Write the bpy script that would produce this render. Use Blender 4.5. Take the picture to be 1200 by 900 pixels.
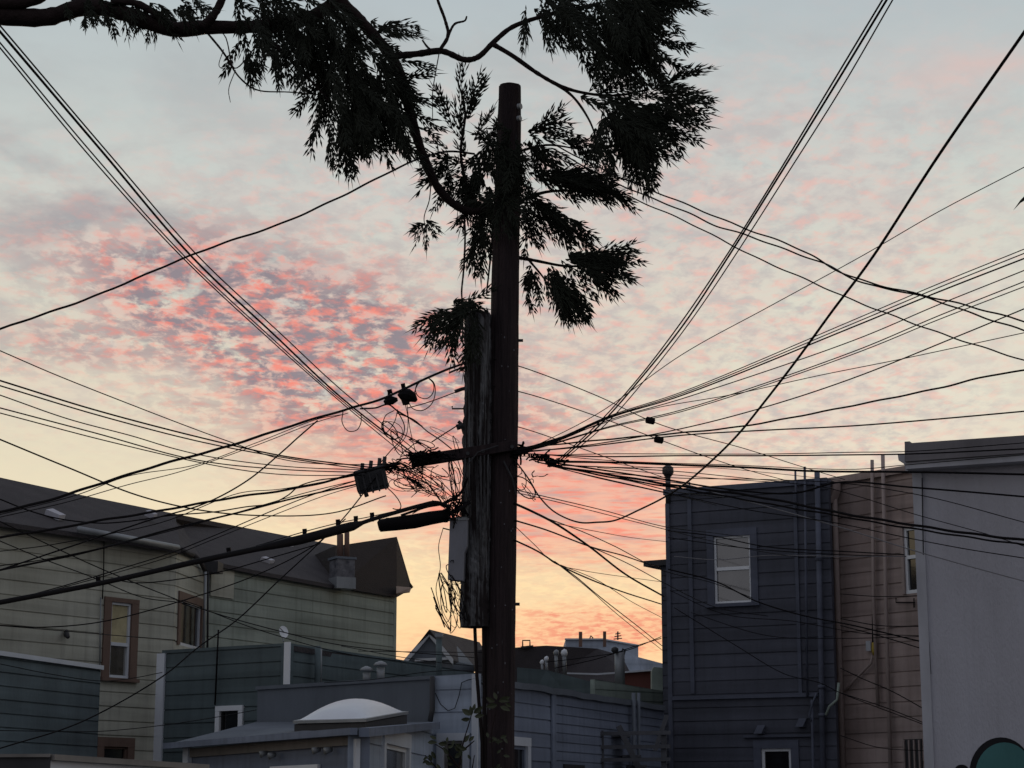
import bpy, bmesh, math, random
from mathutils import Vector, Matrix
R = math.radians
random.seed(7)
for o in list(bpy.data.objects): bpy.data.objects.remove(o)
SC = bpy.context.scene
COL = SC.collection

# ------------------------------------------------------------------ camera
F = 2350.0; TH = math.atan(500.0 / F); CT, ST = math.cos(TH), math.sin(TH); CZ = 1.7
cd = bpy.data.cameras.new('camera'); cam = bpy.data.objects.new('camera', cd); COL.objects.link(cam)
cd.sensor_width = 36.0; cd.lens = F / 1200 * 36; cd.clip_end = 3000; cd.clip_start = .1
cam.location = (0, 0, CZ); cam.rotation_euler = (R(90) + TH, 0, 0)
SC.camera = cam

def ray(px, py):
    xi = (px - 600) / F; yi = (450 - py) / F
    return Vector((xi, CT - yi * ST, ST + yi * CT))
def P(px, py, Y):
    d = ray(px, py); t = Y / d.y
    return Vector((d.x * t, Y, CZ + d.z * t))

# ------------------------------------------------------------------ world: sunset sky
w = bpy.data.worlds.new('World'); SC.world = w; w.use_nodes = True
nt = w.node_tree; nt.nodes.clear(); L = nt.links.new
def N(t, **k):
    n = nt.nodes.new(t)
    for a, b in k.items(): setattr(n, a, b)
    return n
def put(s, v):
    if isinstance(v, (int, float)): s.default_value = v
    elif isinstance(v, (tuple, list)): s.default_value = tuple(v) + ((1,) if len(v) == 3 and len(s.default_value) == 4 else ())
    else: L(v, s)
def M(op, a, b=0.0, c=0.0, clamp=False):
    n = N('ShaderNodeMath', operation=op, use_clamp=clamp); put(n.inputs[0], a); put(n.inputs[1], b); put(n.inputs[2], c); return n.outputs[0]
def sm(x, lo, hi):
    n = N('ShaderNodeMapRange', interpolation_type='SMOOTHSTEP'); put(n.inputs[0], x); put(n.inputs[1], lo); put(n.inputs[2], hi); return n.outputs[0]
def mix(f, a, b, bt='MIX'):
    n = N('ShaderNodeMix', data_type='RGBA', blend_type=bt); put(n.inputs[0], f); put(n.inputs[6], a); put(n.inputs[7], b); return n.outputs[2]
def comb(x, y, z=0.0):
    n = N('ShaderNodeCombineXYZ'); put(n.inputs[0], x); put(n.inputs[1], y); put(n.inputs[2], z); return n.outputs[0]
def noise(vec, scale, detail=4, rough=.55, dist=0.0):
    n = N('ShaderNodeTexNoise'); put(n.inputs['Vector'], vec); n.inputs['Scale'].default_value = scale
    n.inputs['Detail'].default_value = detail; n.inputs['Roughness'].default_value = rough; n.inputs['Distortion'].default_value = dist
    return n.outputs[0]
def lin(r, g, b):
    f = lambda c: (c / 255 / 12.92) if c / 255 <= .04045 else ((c / 255 + .055) / 1.055) ** 2.4
    return (f(r), f(g), f(b))
tc = N('ShaderNodeTexCoord'); sp = N('ShaderNodeSeparateXYZ'); L(tc.outputs['Generated'], sp.inputs[0])
X, Y_, Z = sp.outputs
az = M('ARCTAN2', X, Y_)
hyp = M('MAXIMUM', M('SQRT', M('ADD', M('MULTIPLY', X, X), M('MULTIPLY', Y_, Y_))), .03)
el = M('DIVIDE', Z, hyp)
cz = M('MAXIMUM', M('ADD', Z, .13), .05)
plane = comb(M('DIVIDE', X, cz), M('DIVIDE', Y_, cz))
def azel(px, py):
    d = ray(px, py); return math.atan2(d.x, d.y), d.z / math.hypot(d.x, d.y)
n_big = noise(plane, 3.2, 5, .6)
n_med = noise(plane, 9.0, 4, .6, .4)
waz = M('ADD', az, M('MULTIPLY', M('SUBTRACT', n_big, .5), .12))
wel = M('ADD', el, M('MULTIPLY', M('SUBTRACT', n_med, .5), .035))
def blob(px, py, rx, ry, rot=0, amp=1.0):
    a0, e0 = azel(px, py); c, s = math.cos(R(rot)), math.sin(R(rot))
    dx = M('SUBTRACT', waz, a0); dy = M('SUBTRACT', wel, e0)
    # rot > 0: long axis falls to the right
    u = M('DIVIDE', M('SUBTRACT', M('MULTIPLY', dx, c), M('MULTIPLY', dy, s)), rx / F)
    v = M('DIVIDE', M('ADD', M('MULTIPLY', dx, s), M('MULTIPLY', dy, c)), ry / F)
    q = M('ADD', M('MULTIPLY', u, u), M('MULTIPLY', v, v))
    return M('MULTIPLY', M('EXPONENT', M('MULTIPLY', q, -1.0)), amp)
def add(*a):
    r = a[0]
    for x in a[1:]: r = M('ADD', r, x)
    return r
rp = N('ShaderNodeValToRGB'); put(rp.inputs[0], M('MULTIPLY', el, 1.0))
stops = [(0.0, (246, 190, 150)), (.05, (250, 204, 158)), (.085, (250, 216, 164)), (.118, (248, 224, 176)), (.15, (238, 220, 186)),
         (.19, (222, 212, 190)), (.24, (210, 206, 190)), (.31, (196, 202, 196)), (.42, (176, 186, 190)), (1.0, (120, 130, 152))]
while len(rp.color_ramp.elements) < len(stops): rp.color_ramp.elements.new(.5)
for e, (p, c) in zip(rp.color_ramp.elements, stops): e.position = p; e.color = (*lin(*c), 1)
base = rp.outputs[0]
# brighter, cooler cream on the right above the roofs; greener cream low on the left
base = mix(blob(1080, 430, 260, 170, 0, .55), base, lin(222, 222, 206))
base = mix(blob(40, 540, 230, 90, 0, .6), base, lin(220, 212, 186))
# soft veils
veil = noise(plane, 5.0, 5, .55, .3)
base = mix(M('MULTIPLY', sm(veil, .42, .68), add(blob(80, 260, 400, 150, 0, .85), blob(850, 150, 320, 120, 0, .55), blob(300, 60, 420, 70, 0, .3))), base, lin(158, 160, 163))
# ripples
mpa = N('ShaderNodeMapping'); L(plane, mpa.inputs[0]); mpa.inputs['Rotation'].default_value = (0, 0, R(-12)); mpa.inputs['Scale'].default_value = (1.0, .72, 1)
rip_a = noise(mpa.outputs[0], 29.0, 6, .62, .25)
mp = N('ShaderNodeMapping'); L(plane, mp.inputs[0]); mp.inputs['Rotation'].default_value = (0, 0, R(6)); mp.inputs['Scale'].default_value = (.95, .80, 1); mp.inputs['Location'].default_value = (3.1, 1.7, 0)
rip_b = noise(mp.outputs[0], 37.0, 6, .60, .2)
rip_c = noise(mp.outputs[0], 11.0, 4, .6, .4)
strong = M('MINIMUM', add(blob(260, 335, 170, 50, 14, .5), blob(340, 404, 225, 84, 20, 1.0), blob(500, 500, 210, 95, 24, .95), blob(670, 590, 230, 62, 4, 1.0), blob(80, 400, 110, 34, 0, .35)), 1.0)
weak = M('MINIMUM', add(blob(860, 330, 380, 170, 0, .85), blob(640, 400, 360, 190, 10, .6), blob(130, 350, 280, 90, 0, .45), blob(900, 500, 260, 90, 0, .8), blob(60, 460, 260, 60, 0, .3), blob(380, 220, 380, 90, 0, .35), blob(950, 150, 320, 110, 0, .35)), 1.0)
low = M('MINIMUM', add(blob(740, 738, 190, 24, 0, 1.25), blob(760, 650, 150, 16, 0, .3), blob(500, 765, 200, 14, 0, .3)), 1.0)
s_patch = M('MULTIPLY', strong, sm(rip_c, .22, .42))
c = mix(M('MULTIPLY', weak, M('MULTIPLY', sm(rip_c, .3, .6), .32)), base, lin(224, 192, 184))
c = mix(M('MULTIPLY', weak, M('MULTIPLY', sm(rip_a, .40, .66), .55)), c, lin(174, 168, 171))
c = mix(M('MULTIPLY', weak, M('MULTIPLY', sm(rip_b, .46, .70), .55)), c, lin(238, 178, 166))
c = mix(M('MULTIPLY', strong, M('MULTIPLY', sm(rip_c, .30, .58), .55)), c, lin(220, 156, 148))
c = mix(M('MULTIPLY', s_patch, M('MULTIPLY', sm(rip_a, .40, .56), .95)), c, lin(138, 130, 138))
c = mix(M('MULTIPLY', strong, M('MULTIPLY', sm(rip_b, .44, .72), .95)), c, lin(240, 136, 120))
mpl = N('ShaderNodeMapping'); L(plane, mpl.inputs[0]); mpl.inputs['Rotation'].default_value = (0, 0, R(5)); mpl.inputs['Scale'].default_value = (.55, 1.0, 1); mpl.inputs['Location'].default_value = (7.3, 2.2, 0)
rip_l = noise(mpl.outputs[0], 30.0, 5, .6, .3); rip_m = noise(mpl.outputs[0], 19.0, 5, .6, .3)
lowz = M('SUBTRACT', 1.0, sm(el, .15, .215))
c_low = mix(M('MULTIPLY', strong, .70), base, lin(234, 158, 142))
c_low = mix(M('MULTIPLY', strong, M('MULTIPLY', sm(rip_m, .42, .66), .62)), c_low, lin(176, 154, 154))
c_low = mix(M('MULTIPLY', strong, M('MULTIPLY', sm(rip_l, .44, .70), .85)), c_low, lin(244, 136, 116))
gap = noise(mpa.outputs[0], 15.0, 6, .65, .5)
c = mix(M('MULTIPLY', strong, M('MULTIPLY', sm(gap, .56, .72), .8)), c, lin(204, 203, 194))
c = mix(M('MULTIPLY', lowz, M('MINIMUM', M('MULTIPLY', strong, 2.0), 1.0)), c, c_low)
c = mix(M('MULTIPLY', low, M('ADD', .35, M('MULTIPLY', sm(rip_b, .40, .62), .5))), c, lin(232, 136, 114))
c = mix(blob(1110, 78, 60, 26, 0, .4), c, lin(226, 180, 170))
# the sky away from the sunset is dusk blue
back = sm(M('ABSOLUTE', az), 1.1, 2.4)
back = M('MULTIPLY', back, M('SUBTRACT', 1.0, sm(Z, .55, 1.0)))
c = mix(back, c, (.31, .315, .35))
c = mix(sm(Z, .45, .95), c, (.29, .30, .35))
c = mix(sm(M('MULTIPLY', Z, -1.0), 0.0, .06), c, (.02, .02, .022))
sky = N('ShaderNodeTexSky', sky_type='NISHITA'); sky.sun_disc = False; sky.sun_elevation = R(1.5); sky.sun_rotation = R(4)
bg1 = N('ShaderNodeBackground'); L(c, bg1.inputs[0]); bg1.inputs[1].default_value = 1.0
bg2 = N('ShaderNodeBackground'); L(sky.outputs[0], bg2.inputs[0]); bg2.inputs[1].default_value = .002
ad = N('ShaderNodeAddShader'); L(bg1.outputs[0], ad.inputs[0]); L(bg2.outputs[0], ad.inputs[1])
out = N('ShaderNodeOutputWorld'); L(ad.outputs[0], out.inputs[0])

# ------------------------------------------------------------------ sun, already at the horizon behind the roofs
sd = bpy.data.lights.new('sun', 'SUN'); sd.energy = .25; sd.angle = R(6); sd.color = (1, .62, .42)
sun = bpy.data.objects.new('sun', sd); COL.objects.link(sun)
sun.rotation_euler = Vector((-math.sin(R(4)), -math.cos(R(4)), -math.sin(R(1.5)))).to_track_quat('-Z', 'Y').to_euler()
SC.view_settings.view_transform = 'Standard'; SC.view_settings.look = 'None'; SC.view_settings.exposure = .09; SC.view_settings.gamma = 1
SC.render.engine = 'CYCLES'

# ------------------------------------------------------------------ materials
def mat(name, col, rough=.7, col2=None, var=.35, lo=.3, hi=.72, scale=1.5, stretch=(1, 1, .35), bump=.15, bscale=18, metal=0.0, spec=.3, streak=0.0, board=True):
    m = bpy.data.materials.new(name); m.use_nodes = True; t = m.node_tree; b = t.nodes['Principled BSDF']
    n = lambda k: t.nodes.new(k); l = t.links.new
    g = n('ShaderNodeNewGeometry'); mp = n('ShaderNodeMapping'); mp.inputs['Scale'].default_value = stretch; l(g.outputs['Position'], mp.inputs[0])
    ns = n('ShaderNodeTexNoise'); ns.inputs['Scale'].default_value = scale; ns.inputs['Detail'].default_value = 8; ns.inputs['Roughness'].default_value = .65; l(mp.outputs[0], ns.inputs[0])
    r = n('ShaderNodeMapRange'); r.inputs[1].default_value = lo; r.inputs[2].default_value = hi; l(ns.outputs[0], r.inputs[0])
    mx = n('ShaderNodeMix'); mx.data_type = 'RGBA'; l(r.outputs[0], mx.inputs[0])
    c2 = col2 or tuple(c * (1 - var) for c in col)
    mx.inputs[6].default_value = (*col, 1); mx.inputs[7].default_value = (*c2, 1); cur = mx.outputs[2]
    if streak:
        mp2 = n('ShaderNodeMapping'); mp2.inputs['Scale'].default_value = (5, 5, .22); l(g.outputs['Position'], mp2.inputs[0])
        n2 = n('ShaderNodeTexNoise'); n2.inputs['Scale'].default_value = 1.6; n2.inputs['Detail'].default_value = 6; l(mp2.outputs[0], n2.inputs[0])
        r2 = n('ShaderNodeMapRange'); r2.inputs[1].default_value = .5; r2.inputs[2].default_value = .75; r2.inputs[4].default_value = streak; l(n2.outputs[0], r2.inputs[0])
        m2 = n('ShaderNodeMix'); m2.data_type = 'RGBA'; l(r2.outputs[0], m2.inputs[0]); l(cur, m2.inputs[6]); m2.inputs[7].default_value = (*[c * .35 + .01 for c in col], 1); cur = m2.outputs[2]
    if streak and board:
        mp3 = n('ShaderNodeMapping'); mp3.inputs['Scale'].default_value = (.22, .22, 4.1); l(g.outputs['Position'], mp3.inputs[0])
        n4 = n('ShaderNodeTexNoise'); n4.inputs['Scale'].default_value = 1.0; n4.inputs['Detail'].default_value = 3; l(mp3.outputs[0], n4.inputs[0])
        r4 = n('ShaderNodeMapRange'); r4.inputs[1].default_value = .35; r4.inputs[2].default_value = .65; r4.inputs[3].default_value = .80; r4.inputs[4].default_value = 1.14; l(n4.outputs[0], r4.inputs[0])
        m4 = n('ShaderNodeVectorMath'); m4.operation = 'SCALE'; l(cur, m4.inputs[0]); l(r4.outputs[0], m4.inputs['Scale']); cur = m4.outputs[0]
    l(cur, b.inputs['Base Color']); b.inputs['Roughness'].default_value = rough; b.inputs['Metallic'].default_value = metal; b.inputs['Specular IOR Level'].default_value = spec
    if bump:
        n3 = n('ShaderNodeTexNoise'); n3.inputs['Scale'].default_value = bscale; n3.inputs['Detail'].default_value = 6; l(mp.outputs[0], n3.inputs[0])
        bp = n('ShaderNodeBump'); bp.inputs['Strength'].default_value = bump; bp.inputs['Distance'].default_value = .03; l(n3.outputs[0], bp.inputs['Height']); l(bp.outputs[0], b.inputs['Normal'])
    return m
MT = dict(
    navy=mat('navy_paint', (.085, .092, .122), .75, streak=.4),
    navy_trim=mat('navy_trim_paint', (.100, .112, .155), .7, streak=.2),
    tan=mat('tan_paint', (.40, .325, .305), .8, streak=.35, col2=(.26, .20, .185)),
    tan_trim=mat('tan_trim_paint', (.38, .31, .29), .75),
    stucco=mat('pale_stucco', (.47, .475, .53), .9, col2=(.36, .355, .39), scale=.55, bump=.5, bscale=40, streak=.16, board=False),
    stucco_trim=mat('pale_trim', (.50, .51, .56), .8),
    parapet=mat('dark_parapet', (.21, .20, .215), .85, streak=.2),
    cream=mat('cream_paint', (.46, .465, .41), .8, streak=.35, col2=(.32, .32, .27), scale=.9),
    cream_green=mat('greenish_cream_paint', (.30, .34, .31), .8, streak=.5, col2=(.20, .235, .21), scale=1.2),
    brown=mat('brown_trim_paint', (.16, .105, .085), .75),
    roof=mat('dark_shingle', (.058, .052, .056), .9, bump=.6, bscale=30, col2=(.036, .032, .036), stretch=(1, 1, 1)),
    teal=mat('teal_paint', (.125, .165, .185), .75, streak=.3),
    tealgrey=mat('grey_teal_paint', (.105, .14, .15), .8, streak=.45),
    slate=mat('slate_membrane', (.15, .172, .205), .85, scale=.8, streak=.15, board=False),
    pale_blue=mat('pale_blue_paint', (.38, .44, .54), .75, streak=.35, col2=(.26, .31, .39)),
    blue_grey=mat('blue_grey_paint', (.20, .235, .31), .8, streak=.45, col2=(.13, .155, .21)),
    white=mat('white_frame_paint', (.58, .62, .68), .55, var=.15),
    bright=mat('clean_white_paint', (.75, .78, .82), .5, var=.1),
    greenband=mat('sage_paint', (.30, .36, .32), .8, streak=.3),
    brick=mat('red_brick', (.16, .06, .05), .9),
    metal=mat('grey_metal', (.30, .32, .34), .5, metal=.3, var=.4),
    darkmetal=mat('dark_metal', (.05, .05, .055), .6, metal=.2),
    rubber=mat('black_cable', (.010, .009, .011), .7, bump=0, spec=.08),
    rubber_b=mat('brown_cable', (.02, .015, .015), .7, bump=0, spec=.1),
    pale_wire=mat('pale_cable', (.22, .22, .24), .6, bump=0),
    newwood=mat('creosoted_wood', (.048, .035, .037), .9, stretch=(9, 9, .4), scale=2.2, col2=(.015, .012, .014), bump=1, bscale=6, spec=.12),
    oldwood=mat('weathered_wood', (.024, .020, .021), .95, stretch=(7, 7, .4), scale=2.4, lo=.46, hi=.62, col2=(.15, .155, .165), bump=.9, bscale=6, spec=.1),
    bark=mat('dark_bark', (.028, .020, .020), .95, scale=9, bump=.8, bscale=22, stretch=(1, 1, 1), spec=.1),
    leaf=mat('conifer_foliage', (.022, .026, .019), .85, scale=2, bump=0, stretch=(1, 1, 1), spec=.15),
    leaf_green=mat('young_leaf', (.055, .065, .035), .6, scale=9, bump=0, stretch=(1, 1, 1)),
    flue=mat('clay_flue', (.16, .10, .08), .85),
    stone=mat('mottled_stone', (.20, .20, .22), .9, col2=(.04, .04, .05), scale=6, stretch=(1, 1, 1)),
    ground=mat('dusty_ground', (.10, .09, .075), .95, scale=.6, stretch=(1, 1, 1)),
    dome=mat('acrylic_dome', (.70, .73, .80), .35, var=.12, spec=.5, bump=0),
    curtain=mat('window_blind', (.20, .19, .18), .8, stretch=(1, 1, 6)),
    teal_mural=mat('teal_spray_paint', (.07, .20, .20), .8),
    black_mural=mat('black_spray_paint', (.012, .012, .015), .8),
    yellow=mat('yellow_plastic', (.45, .33, .06), .6),
    fence=mat('grey_fence_paint', (.11, .115, .13), .85, streak=.3),
    capboard=mat('weathered_cap', (.25, .235, .22), .85, streak=.3),
)
def glass(name, col, rough=.06, ior=1.9):
    m = mat(name, col, rough, var=.5, scale=2.5, stretch=(1, 1, 1), bump=.02, bscale=3, spec=.8); m.node_tree.nodes['Principled BSDF'].inputs['IOR'].default_value = ior; return m
MT['glass'] = glass('window_glass', (.085, .08, .08)); MT['roof_brown'] = mat('brown_shingle', (.032, .024, .022), .9, bump=.6, bscale=30, stretch=(1, 1, 1)); MT['glass_dark'] = glass('dark_window_glass', (.012, .012, .014), .08, 1.5)
MT['glass_painted_gold'] = glass('glass_painted_gold_reflection', (.60, .53, .33), .15, 1.5); MT['glass_mirror'] = glass('reflecting_window_glass', (.10, .085, .05), .03, 3.0)  # first one: golden sky reflection painted into the pane colour

# ------------------------------------------------------------------ mesh helpers
class MB:
    def __init__(s): s.v = []; s.f = []
    def quad(s, *p):
        b = len(s.v); s.v += [Vector(q) for q in p]; s.f.append(tuple(range(b, b + len(p))))
    def solid(s, poly, off):
        """extrude a planar polygon by a vector"""
        n = len(poly); b = len(s.v); s.v += [Vector(q) for q in poly] + [Vector(q) + off for q in poly]
        s.f.append(tuple(range(b, b + n))); s.f.append(tuple(range(b + 2 * n - 1, b + n - 1, -1)))
        for i in range(n): j = (i + 1) % n; s.f.append((b + j, b + i, b + n + i, b + n + j))
    def hexa(s, p):
        b = len(s.v); s.v += [Vector(q) for q in p]
        for f in ((0, 3, 2, 1), (4, 5, 6, 7), (0, 1, 5, 4), (1, 2, 6, 5), (2, 3, 7, 6), (3, 0, 4, 7)): s.f.append(tuple(b + i for i in f))
    def box(s, c, size, rot=None):
        c = Vector(c); hx, hy, hz = [q / 2 for q in size]; m = rot or Matrix.Identity(3)
        s.hexa([c + m @ Vector(q) for q in ((-hx, -hy, -hz), (hx, -hy, -hz), (hx, hy, -hz), (-hx, hy, -hz), (-hx, -hy, hz), (hx, -hy, hz), (hx, hy, hz), (-hx, hy, hz))])
    def tube(s, pts, rad, seg=8, cap=True):
        pts = [Vector(p) for p in pts]
        if not isinstance(rad, (list, tuple)): rad = [rad] * len(pts)
        t0 = (pts[1] - pts[0]).normalized(); up = Vector((0, 0, 1)) if abs(t0.z) < .9 else Vector((1, 0, 0))
        nrm = t0.cross(up).normalized(); base = len(s.v)
        for i, p in enumerate(pts):
            a = pts[max(i - 1, 0)]; c = pts[min(i + 1, len(pts) - 1)]; t = (c - a)
            t = t.normalized() if t.length > 1e-9 else t0
            nrm = (nrm - t * nrm.dot(t)).normalized(); bn = t.cross(nrm)
            for k in range(seg):
                an = 2 * math.pi * k / seg; s.v.append(p + (nrm * math.cos(an) + bn * math.sin(an)) * rad[i])
        for i in range(len(pts) - 1):
            for k in range(seg):
                k2 = (k + 1) % seg; a = base + i * seg; s.f.append((a + k, a + k2, a + seg + k2, a + seg + k))
        if cap:
            s.f.append(tuple(base + k for k in range(seg - 1, -1, -1))); e = base + (len(pts) - 1) * seg; s.f.append(tuple(e + k for k in range(seg)))
    def spike(s, a, b, w, side):
        t = (b - a); n2 = t.cross(side); 
        if n2.length < 1e-9: return
        n2 = n2.normalized() * w * .5; m = a + t * .45; k = side * w * .5; i = len(s.v)
        s.v += [a, m + k, b, m - k, m + n2 * .8]
        s.f += [(i, i + 1, i + 4), (i + 1, i + 2, i + 4), (i + 2, i + 3, i + 4), (i + 3, i, i + 4), (i, i + 3, i + 2, i + 1)]
    def build(s, name, m, parent=None, smooth=False, bevel=0):
        if not s.v: return None
        if parent is not None: org = Vector(parent['_w'])
        else:
            mn = [min(v[i] for v in s.v) for i in range(3)]; mx = [max(v[i] for v in s.v) for i in range(3)]
            org = Vector(((mn[0] + mx[0]) / 2, (mn[1] + mx[1]) / 2, mn[2]))
        me = bpy.data.meshes.new(name); me.from_pydata([tuple(v - org) for v in s.v], [], s.f); me.update()
        me.materials.append(MT[m] if isinstance(m, str) else m)
        if smooth: me.shade_smooth()
        o = bpy.data.objects.new(name, me); COL.objects.link(o)
        if parent is not None: o.parent = parent; o['_w'] = tuple(org)
        else: o.location = org; o['_w'] = tuple(org)
        if bevel:
            b = o.modifiers.new('bevel', 'BEVEL'); b.width = bevel; b.segments = 2; b.limit_method = 'ANGLE'
        return o
def tag(o, label, cat, group=None, kind=None):
    if label: o['label'] = label
    if cat: o['category'] = cat
    if group: o['group'] = group
    if kind: o['kind'] = kind
    return o
def thing(name, label, cat, loc, group=None):
    o = bpy.data.objects.new(name, None); COL.objects.link(o); o.location = loc; o['_w'] = tuple(loc); o.empty_display_size = .2
    return tag(o, label, cat, group)

def clip(poly, axis, val, keep_less):
    out = []; n = len(poly)
    for i in range(n):
        a = poly[i]; b = poly[(i + 1) % n]
        ia = (a[axis] <= val) if keep_less else (a[axis] >= val); ib = (b[axis] <= val) if keep_less else (b[axis] >= val)
        if ia: out.append(a)
        if ia != ib:
            t = (val - a[axis]) / (b[axis] - a[axis]); out.append((a[0] + (b[0] - a[0]) * t, a[1] + (b[1] - a[1]) * t))
    o2 = []
    for q in out:
        if not o2 or abs(q[0] - o2[-1][0]) + abs(q[1] - o2[-1][1]) > 1e-6: o2.append(q)
    return o2 if len(o2) >= 3 else []

class Wall:
    """vertical plane through two picture columns at given depths; (s, z) coordinates in metres"""
    def __init__(s, a, b):
        s.A = P(*a); s.B = P(*b); d = s.B - s.A; d.z = 0; s.L = d.length; s.d = d.normalized()
        s.n = Vector((s.d.y, -s.d.x, 0)); s.A0 = Vector((s.A.x, s.A.y, 0))
    def hit(s, px, py):
        r = ray(px, py); o = Vector((0, 0, CZ)); t = (s.A - o).dot(s.n) / r.dot(s.n); p = o + r * t
        return ((p - s.A0).dot(s.d), p.z)
    def pt(s, q, out=0.0): return s.A0 + s.d * q[0] + Vector((0, 0, q[1])) + s.n * out
    def at(s, px, py, out=0.0):
        r_ = ray(px, py); o = Vector((0, 0, CZ)); return o + r_ * ((s.A + s.n * out - o).dot(s.n) / r_.dot(s.n))
    def rect(s, x0, y0, x1, y1):
        my, mx = (y0 + y1) / 2, (x0 + x1) / 2
        return s.hit(x0, my)[0], s.hit(x1, my)[0], s.hit(mx, y1)[1], s.hit(mx, y0)[1]   # s0 s1 z0 z1
    def bx(s, mb, s0, s1, z0, z1, o0, o1):
        mb.hexa([s.pt((s0, z0), o1), s.pt((s1, z0), o1), s.pt((s1, z0), o0), s.pt((s0, z0), o0), s.pt((s0, z1), o1), s.pt((s1, z1), o1), s.pt((s1, z1), o0), s.pt((s0, z1), o0)])
    def pxbox(s, mb, x0, y0, x1, y1, o0, o1): s.bx(mb, *s.rect(x0, y0, x1, y1), o0, o1)
    def bar(s, mb, p, q, th, o0, o1):
        """sloping bar between two (s,z) points, th tall downwards"""
        a, b = p, q
        mb.hexa([s.pt((a[0], a[1] - th), o1), s.pt((b[0], b[1] - th), o1), s.pt((b[0], b[1] - th), o0), s.pt((a[0], a[1] - th), o0), s.pt(a, o1), s.pt(b, o1), s.pt(b, o0), s.pt(a, o0)])
def siding(W, tops, holes=(), board=.23, g=.022, dep=.02, thick=.12, zmin=0.0, mb=None, plain=False):
    """tops: px points of the upper edge, left to right; wall runs down to zmin"""
    mb = mb or MB(); T = [W.hit(*t) if not isinstance(t[0], str) else t[1:] for t in tops]
    hs = [h for h in holes]
    for i in range(len(T) - 1):
        a, b = T[i], T[i + 1]; poly = [(a[0], zmin), (b[0], zmin), b, a]
        ztop = max(a[1], b[1]); zs = []; k = 0; z = zmin
        rnd = random.Random(5)
        if plain: zs = [(zmin, ztop + .01, 0, 0)]
        else:
            while z < ztop:
                j = rnd.uniform(-.003, .003); zs.append((z, z + board - g, j, j - .004)); zs.append((z + board - g, z + board, -dep, -dep)); z += board
        cuts = sorted({h[2] for h in hs} | {h[3] for h in hs})
        prev = None
        for (z0, z1, o0, o1) in zs:
            lv = [z0] + [c for c in cuts if z0 < c < z1] + [z1]
            for q in range(len(lv) - 1):
                p = clip(clip(poly, 1, lv[q], False), 1, lv[q + 1], True) if True else []
                ps = [p] if p else []
                for h in hs:
                    if h[2] < (lv[q] + lv[q + 1]) / 2 < h[3]:
                        nx = []
                        for pc in ps:
                            for r in (clip(pc, 0, h[0], True), clip(pc, 0, h[1], False)):
                                if r: nx.append(r)
                        ps = nx
                for pc in ps: mb.quad(*[W.pt(c, o0 + (o1 - o0) * ((c[1] - z0) / (z1 - z0))) for c in pc])
            # ledges
            if prev is not None and abs(prev - o0) > 1e-5:
                e = clip(clip(poly, 1, z0, False), 1, z0 + .001, True)
                if e:
                    segs = [(min(c[0] for c in e), max(c[0] for c in e))]
                    for h in hs:
                        if h[2] < z0 < h[3]: segs = [t for (u, v) in segs for t in ((u, min(v, h[0])), (max(u, h[1]), v)) if t[1] - t[0] > 1e-4]
                    for (u, v) in segs: mb.quad(W.pt((u, z0), prev), W.pt((v, z0), prev), W.pt((v, z0), o0), W.pt((u, z0), o0))
            prev = o1
        # returns and top
        mb.quad(W.pt(a, 0), W.pt(b, 0), W.pt(b, -thick), W.pt(a, -thick))
        if i == 0: mb.quad(W.pt((a[0], zmin), 0), W.pt(a, 0), W.pt(a, -thick), W.pt((a[0], zmin), -thick))
        if i == len(T) - 2: mb.quad(W.pt((b[0], zmin), 0), W.pt(b, 0), W.pt(b, -thick), W.pt((b[0], zmin), -thick))
    return mb
def window(W, par, px, casing='white', frame='white', pane='glass', cas=.09, fr=.05, rail=None, top=None, sill=True, out=.03, sides=None):
    """px: rectangle (x0,y0,x1,y1) of the sash opening. returns hole"""
    s0, s1, z0, z1 = W.rect(*px); m = MB(); ca = cas; cb = cas * (top or 1)
    W.bx(m, s0 - ca, s1 + ca, z1, z1 + cb, -.03, out); 
    W.bx(m, s0 - ca, s0, z0, z1, -.03, out - .003); W.bx(m, s1, s1 + ca, z0, z1, -.03, out - .003)
    if sill: W.bx(m, s0 - ca - .03, s1 + ca + .03, z0 - .06, z0, -.03, out + .045)
    # reveal
    W.bx(m, s0 - .02, s0, z0, z1, -.12, -.032); W.bx(m, s1, s1 + .02, z0, z1, -.12, -.032)
    w_ = m.build('window', casing, par)
    f = MB(); zr = W.hit((px[0] + px[2]) / 2, rail)[1] if rail else None
    W.bx(f, s0, s1, z1 - fr, z1, -.07, -.012); W.bx(f, s0, s1, z0, z0 + fr * 1.2, -.07, -.01); W.bx(f, s0, s0 + fr, z0 + fr * 1.2, z1 - fr, -.07, -.014); W.bx(f, s1 - fr, s1, z0 + fr * 1.2, z1 - fr, -.07, -.014)
    if zr: W.bx(f, s0 + fr, s1 - fr, zr - .03, zr + .03, -.068, -.008)
    f.build('frame', frame, w_)
    g = MB(); 
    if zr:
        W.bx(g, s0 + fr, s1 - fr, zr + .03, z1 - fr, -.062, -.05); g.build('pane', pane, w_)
        g = MB(); W.bx(g, s0 + fr, s1 - fr, z0 + fr * 1.2, zr - .03, -.066, -.056); g.build('pane', pane if pane != 'glass_painted_gold' else 'glass_mirror', w_)
    else:
        W.bx(g, s0 + fr, s1 - fr, z0 + fr * 1.2, z1 - fr, -.062, -.05); g.build('pane', pane, w_)
    return (s0, s1, z0, z1)
def pipe(W, par, pts, wpx, m, out=.07, name='pipe', seg=10):
    Yd = (W.A.y + W.B.y) / 2; r = wpx / 2 / F * Yd
    b = MB(); b.tube([W.at(x, y, out) for x, y in pts], r, seg); return b.build(name, m, par, True)
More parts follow.
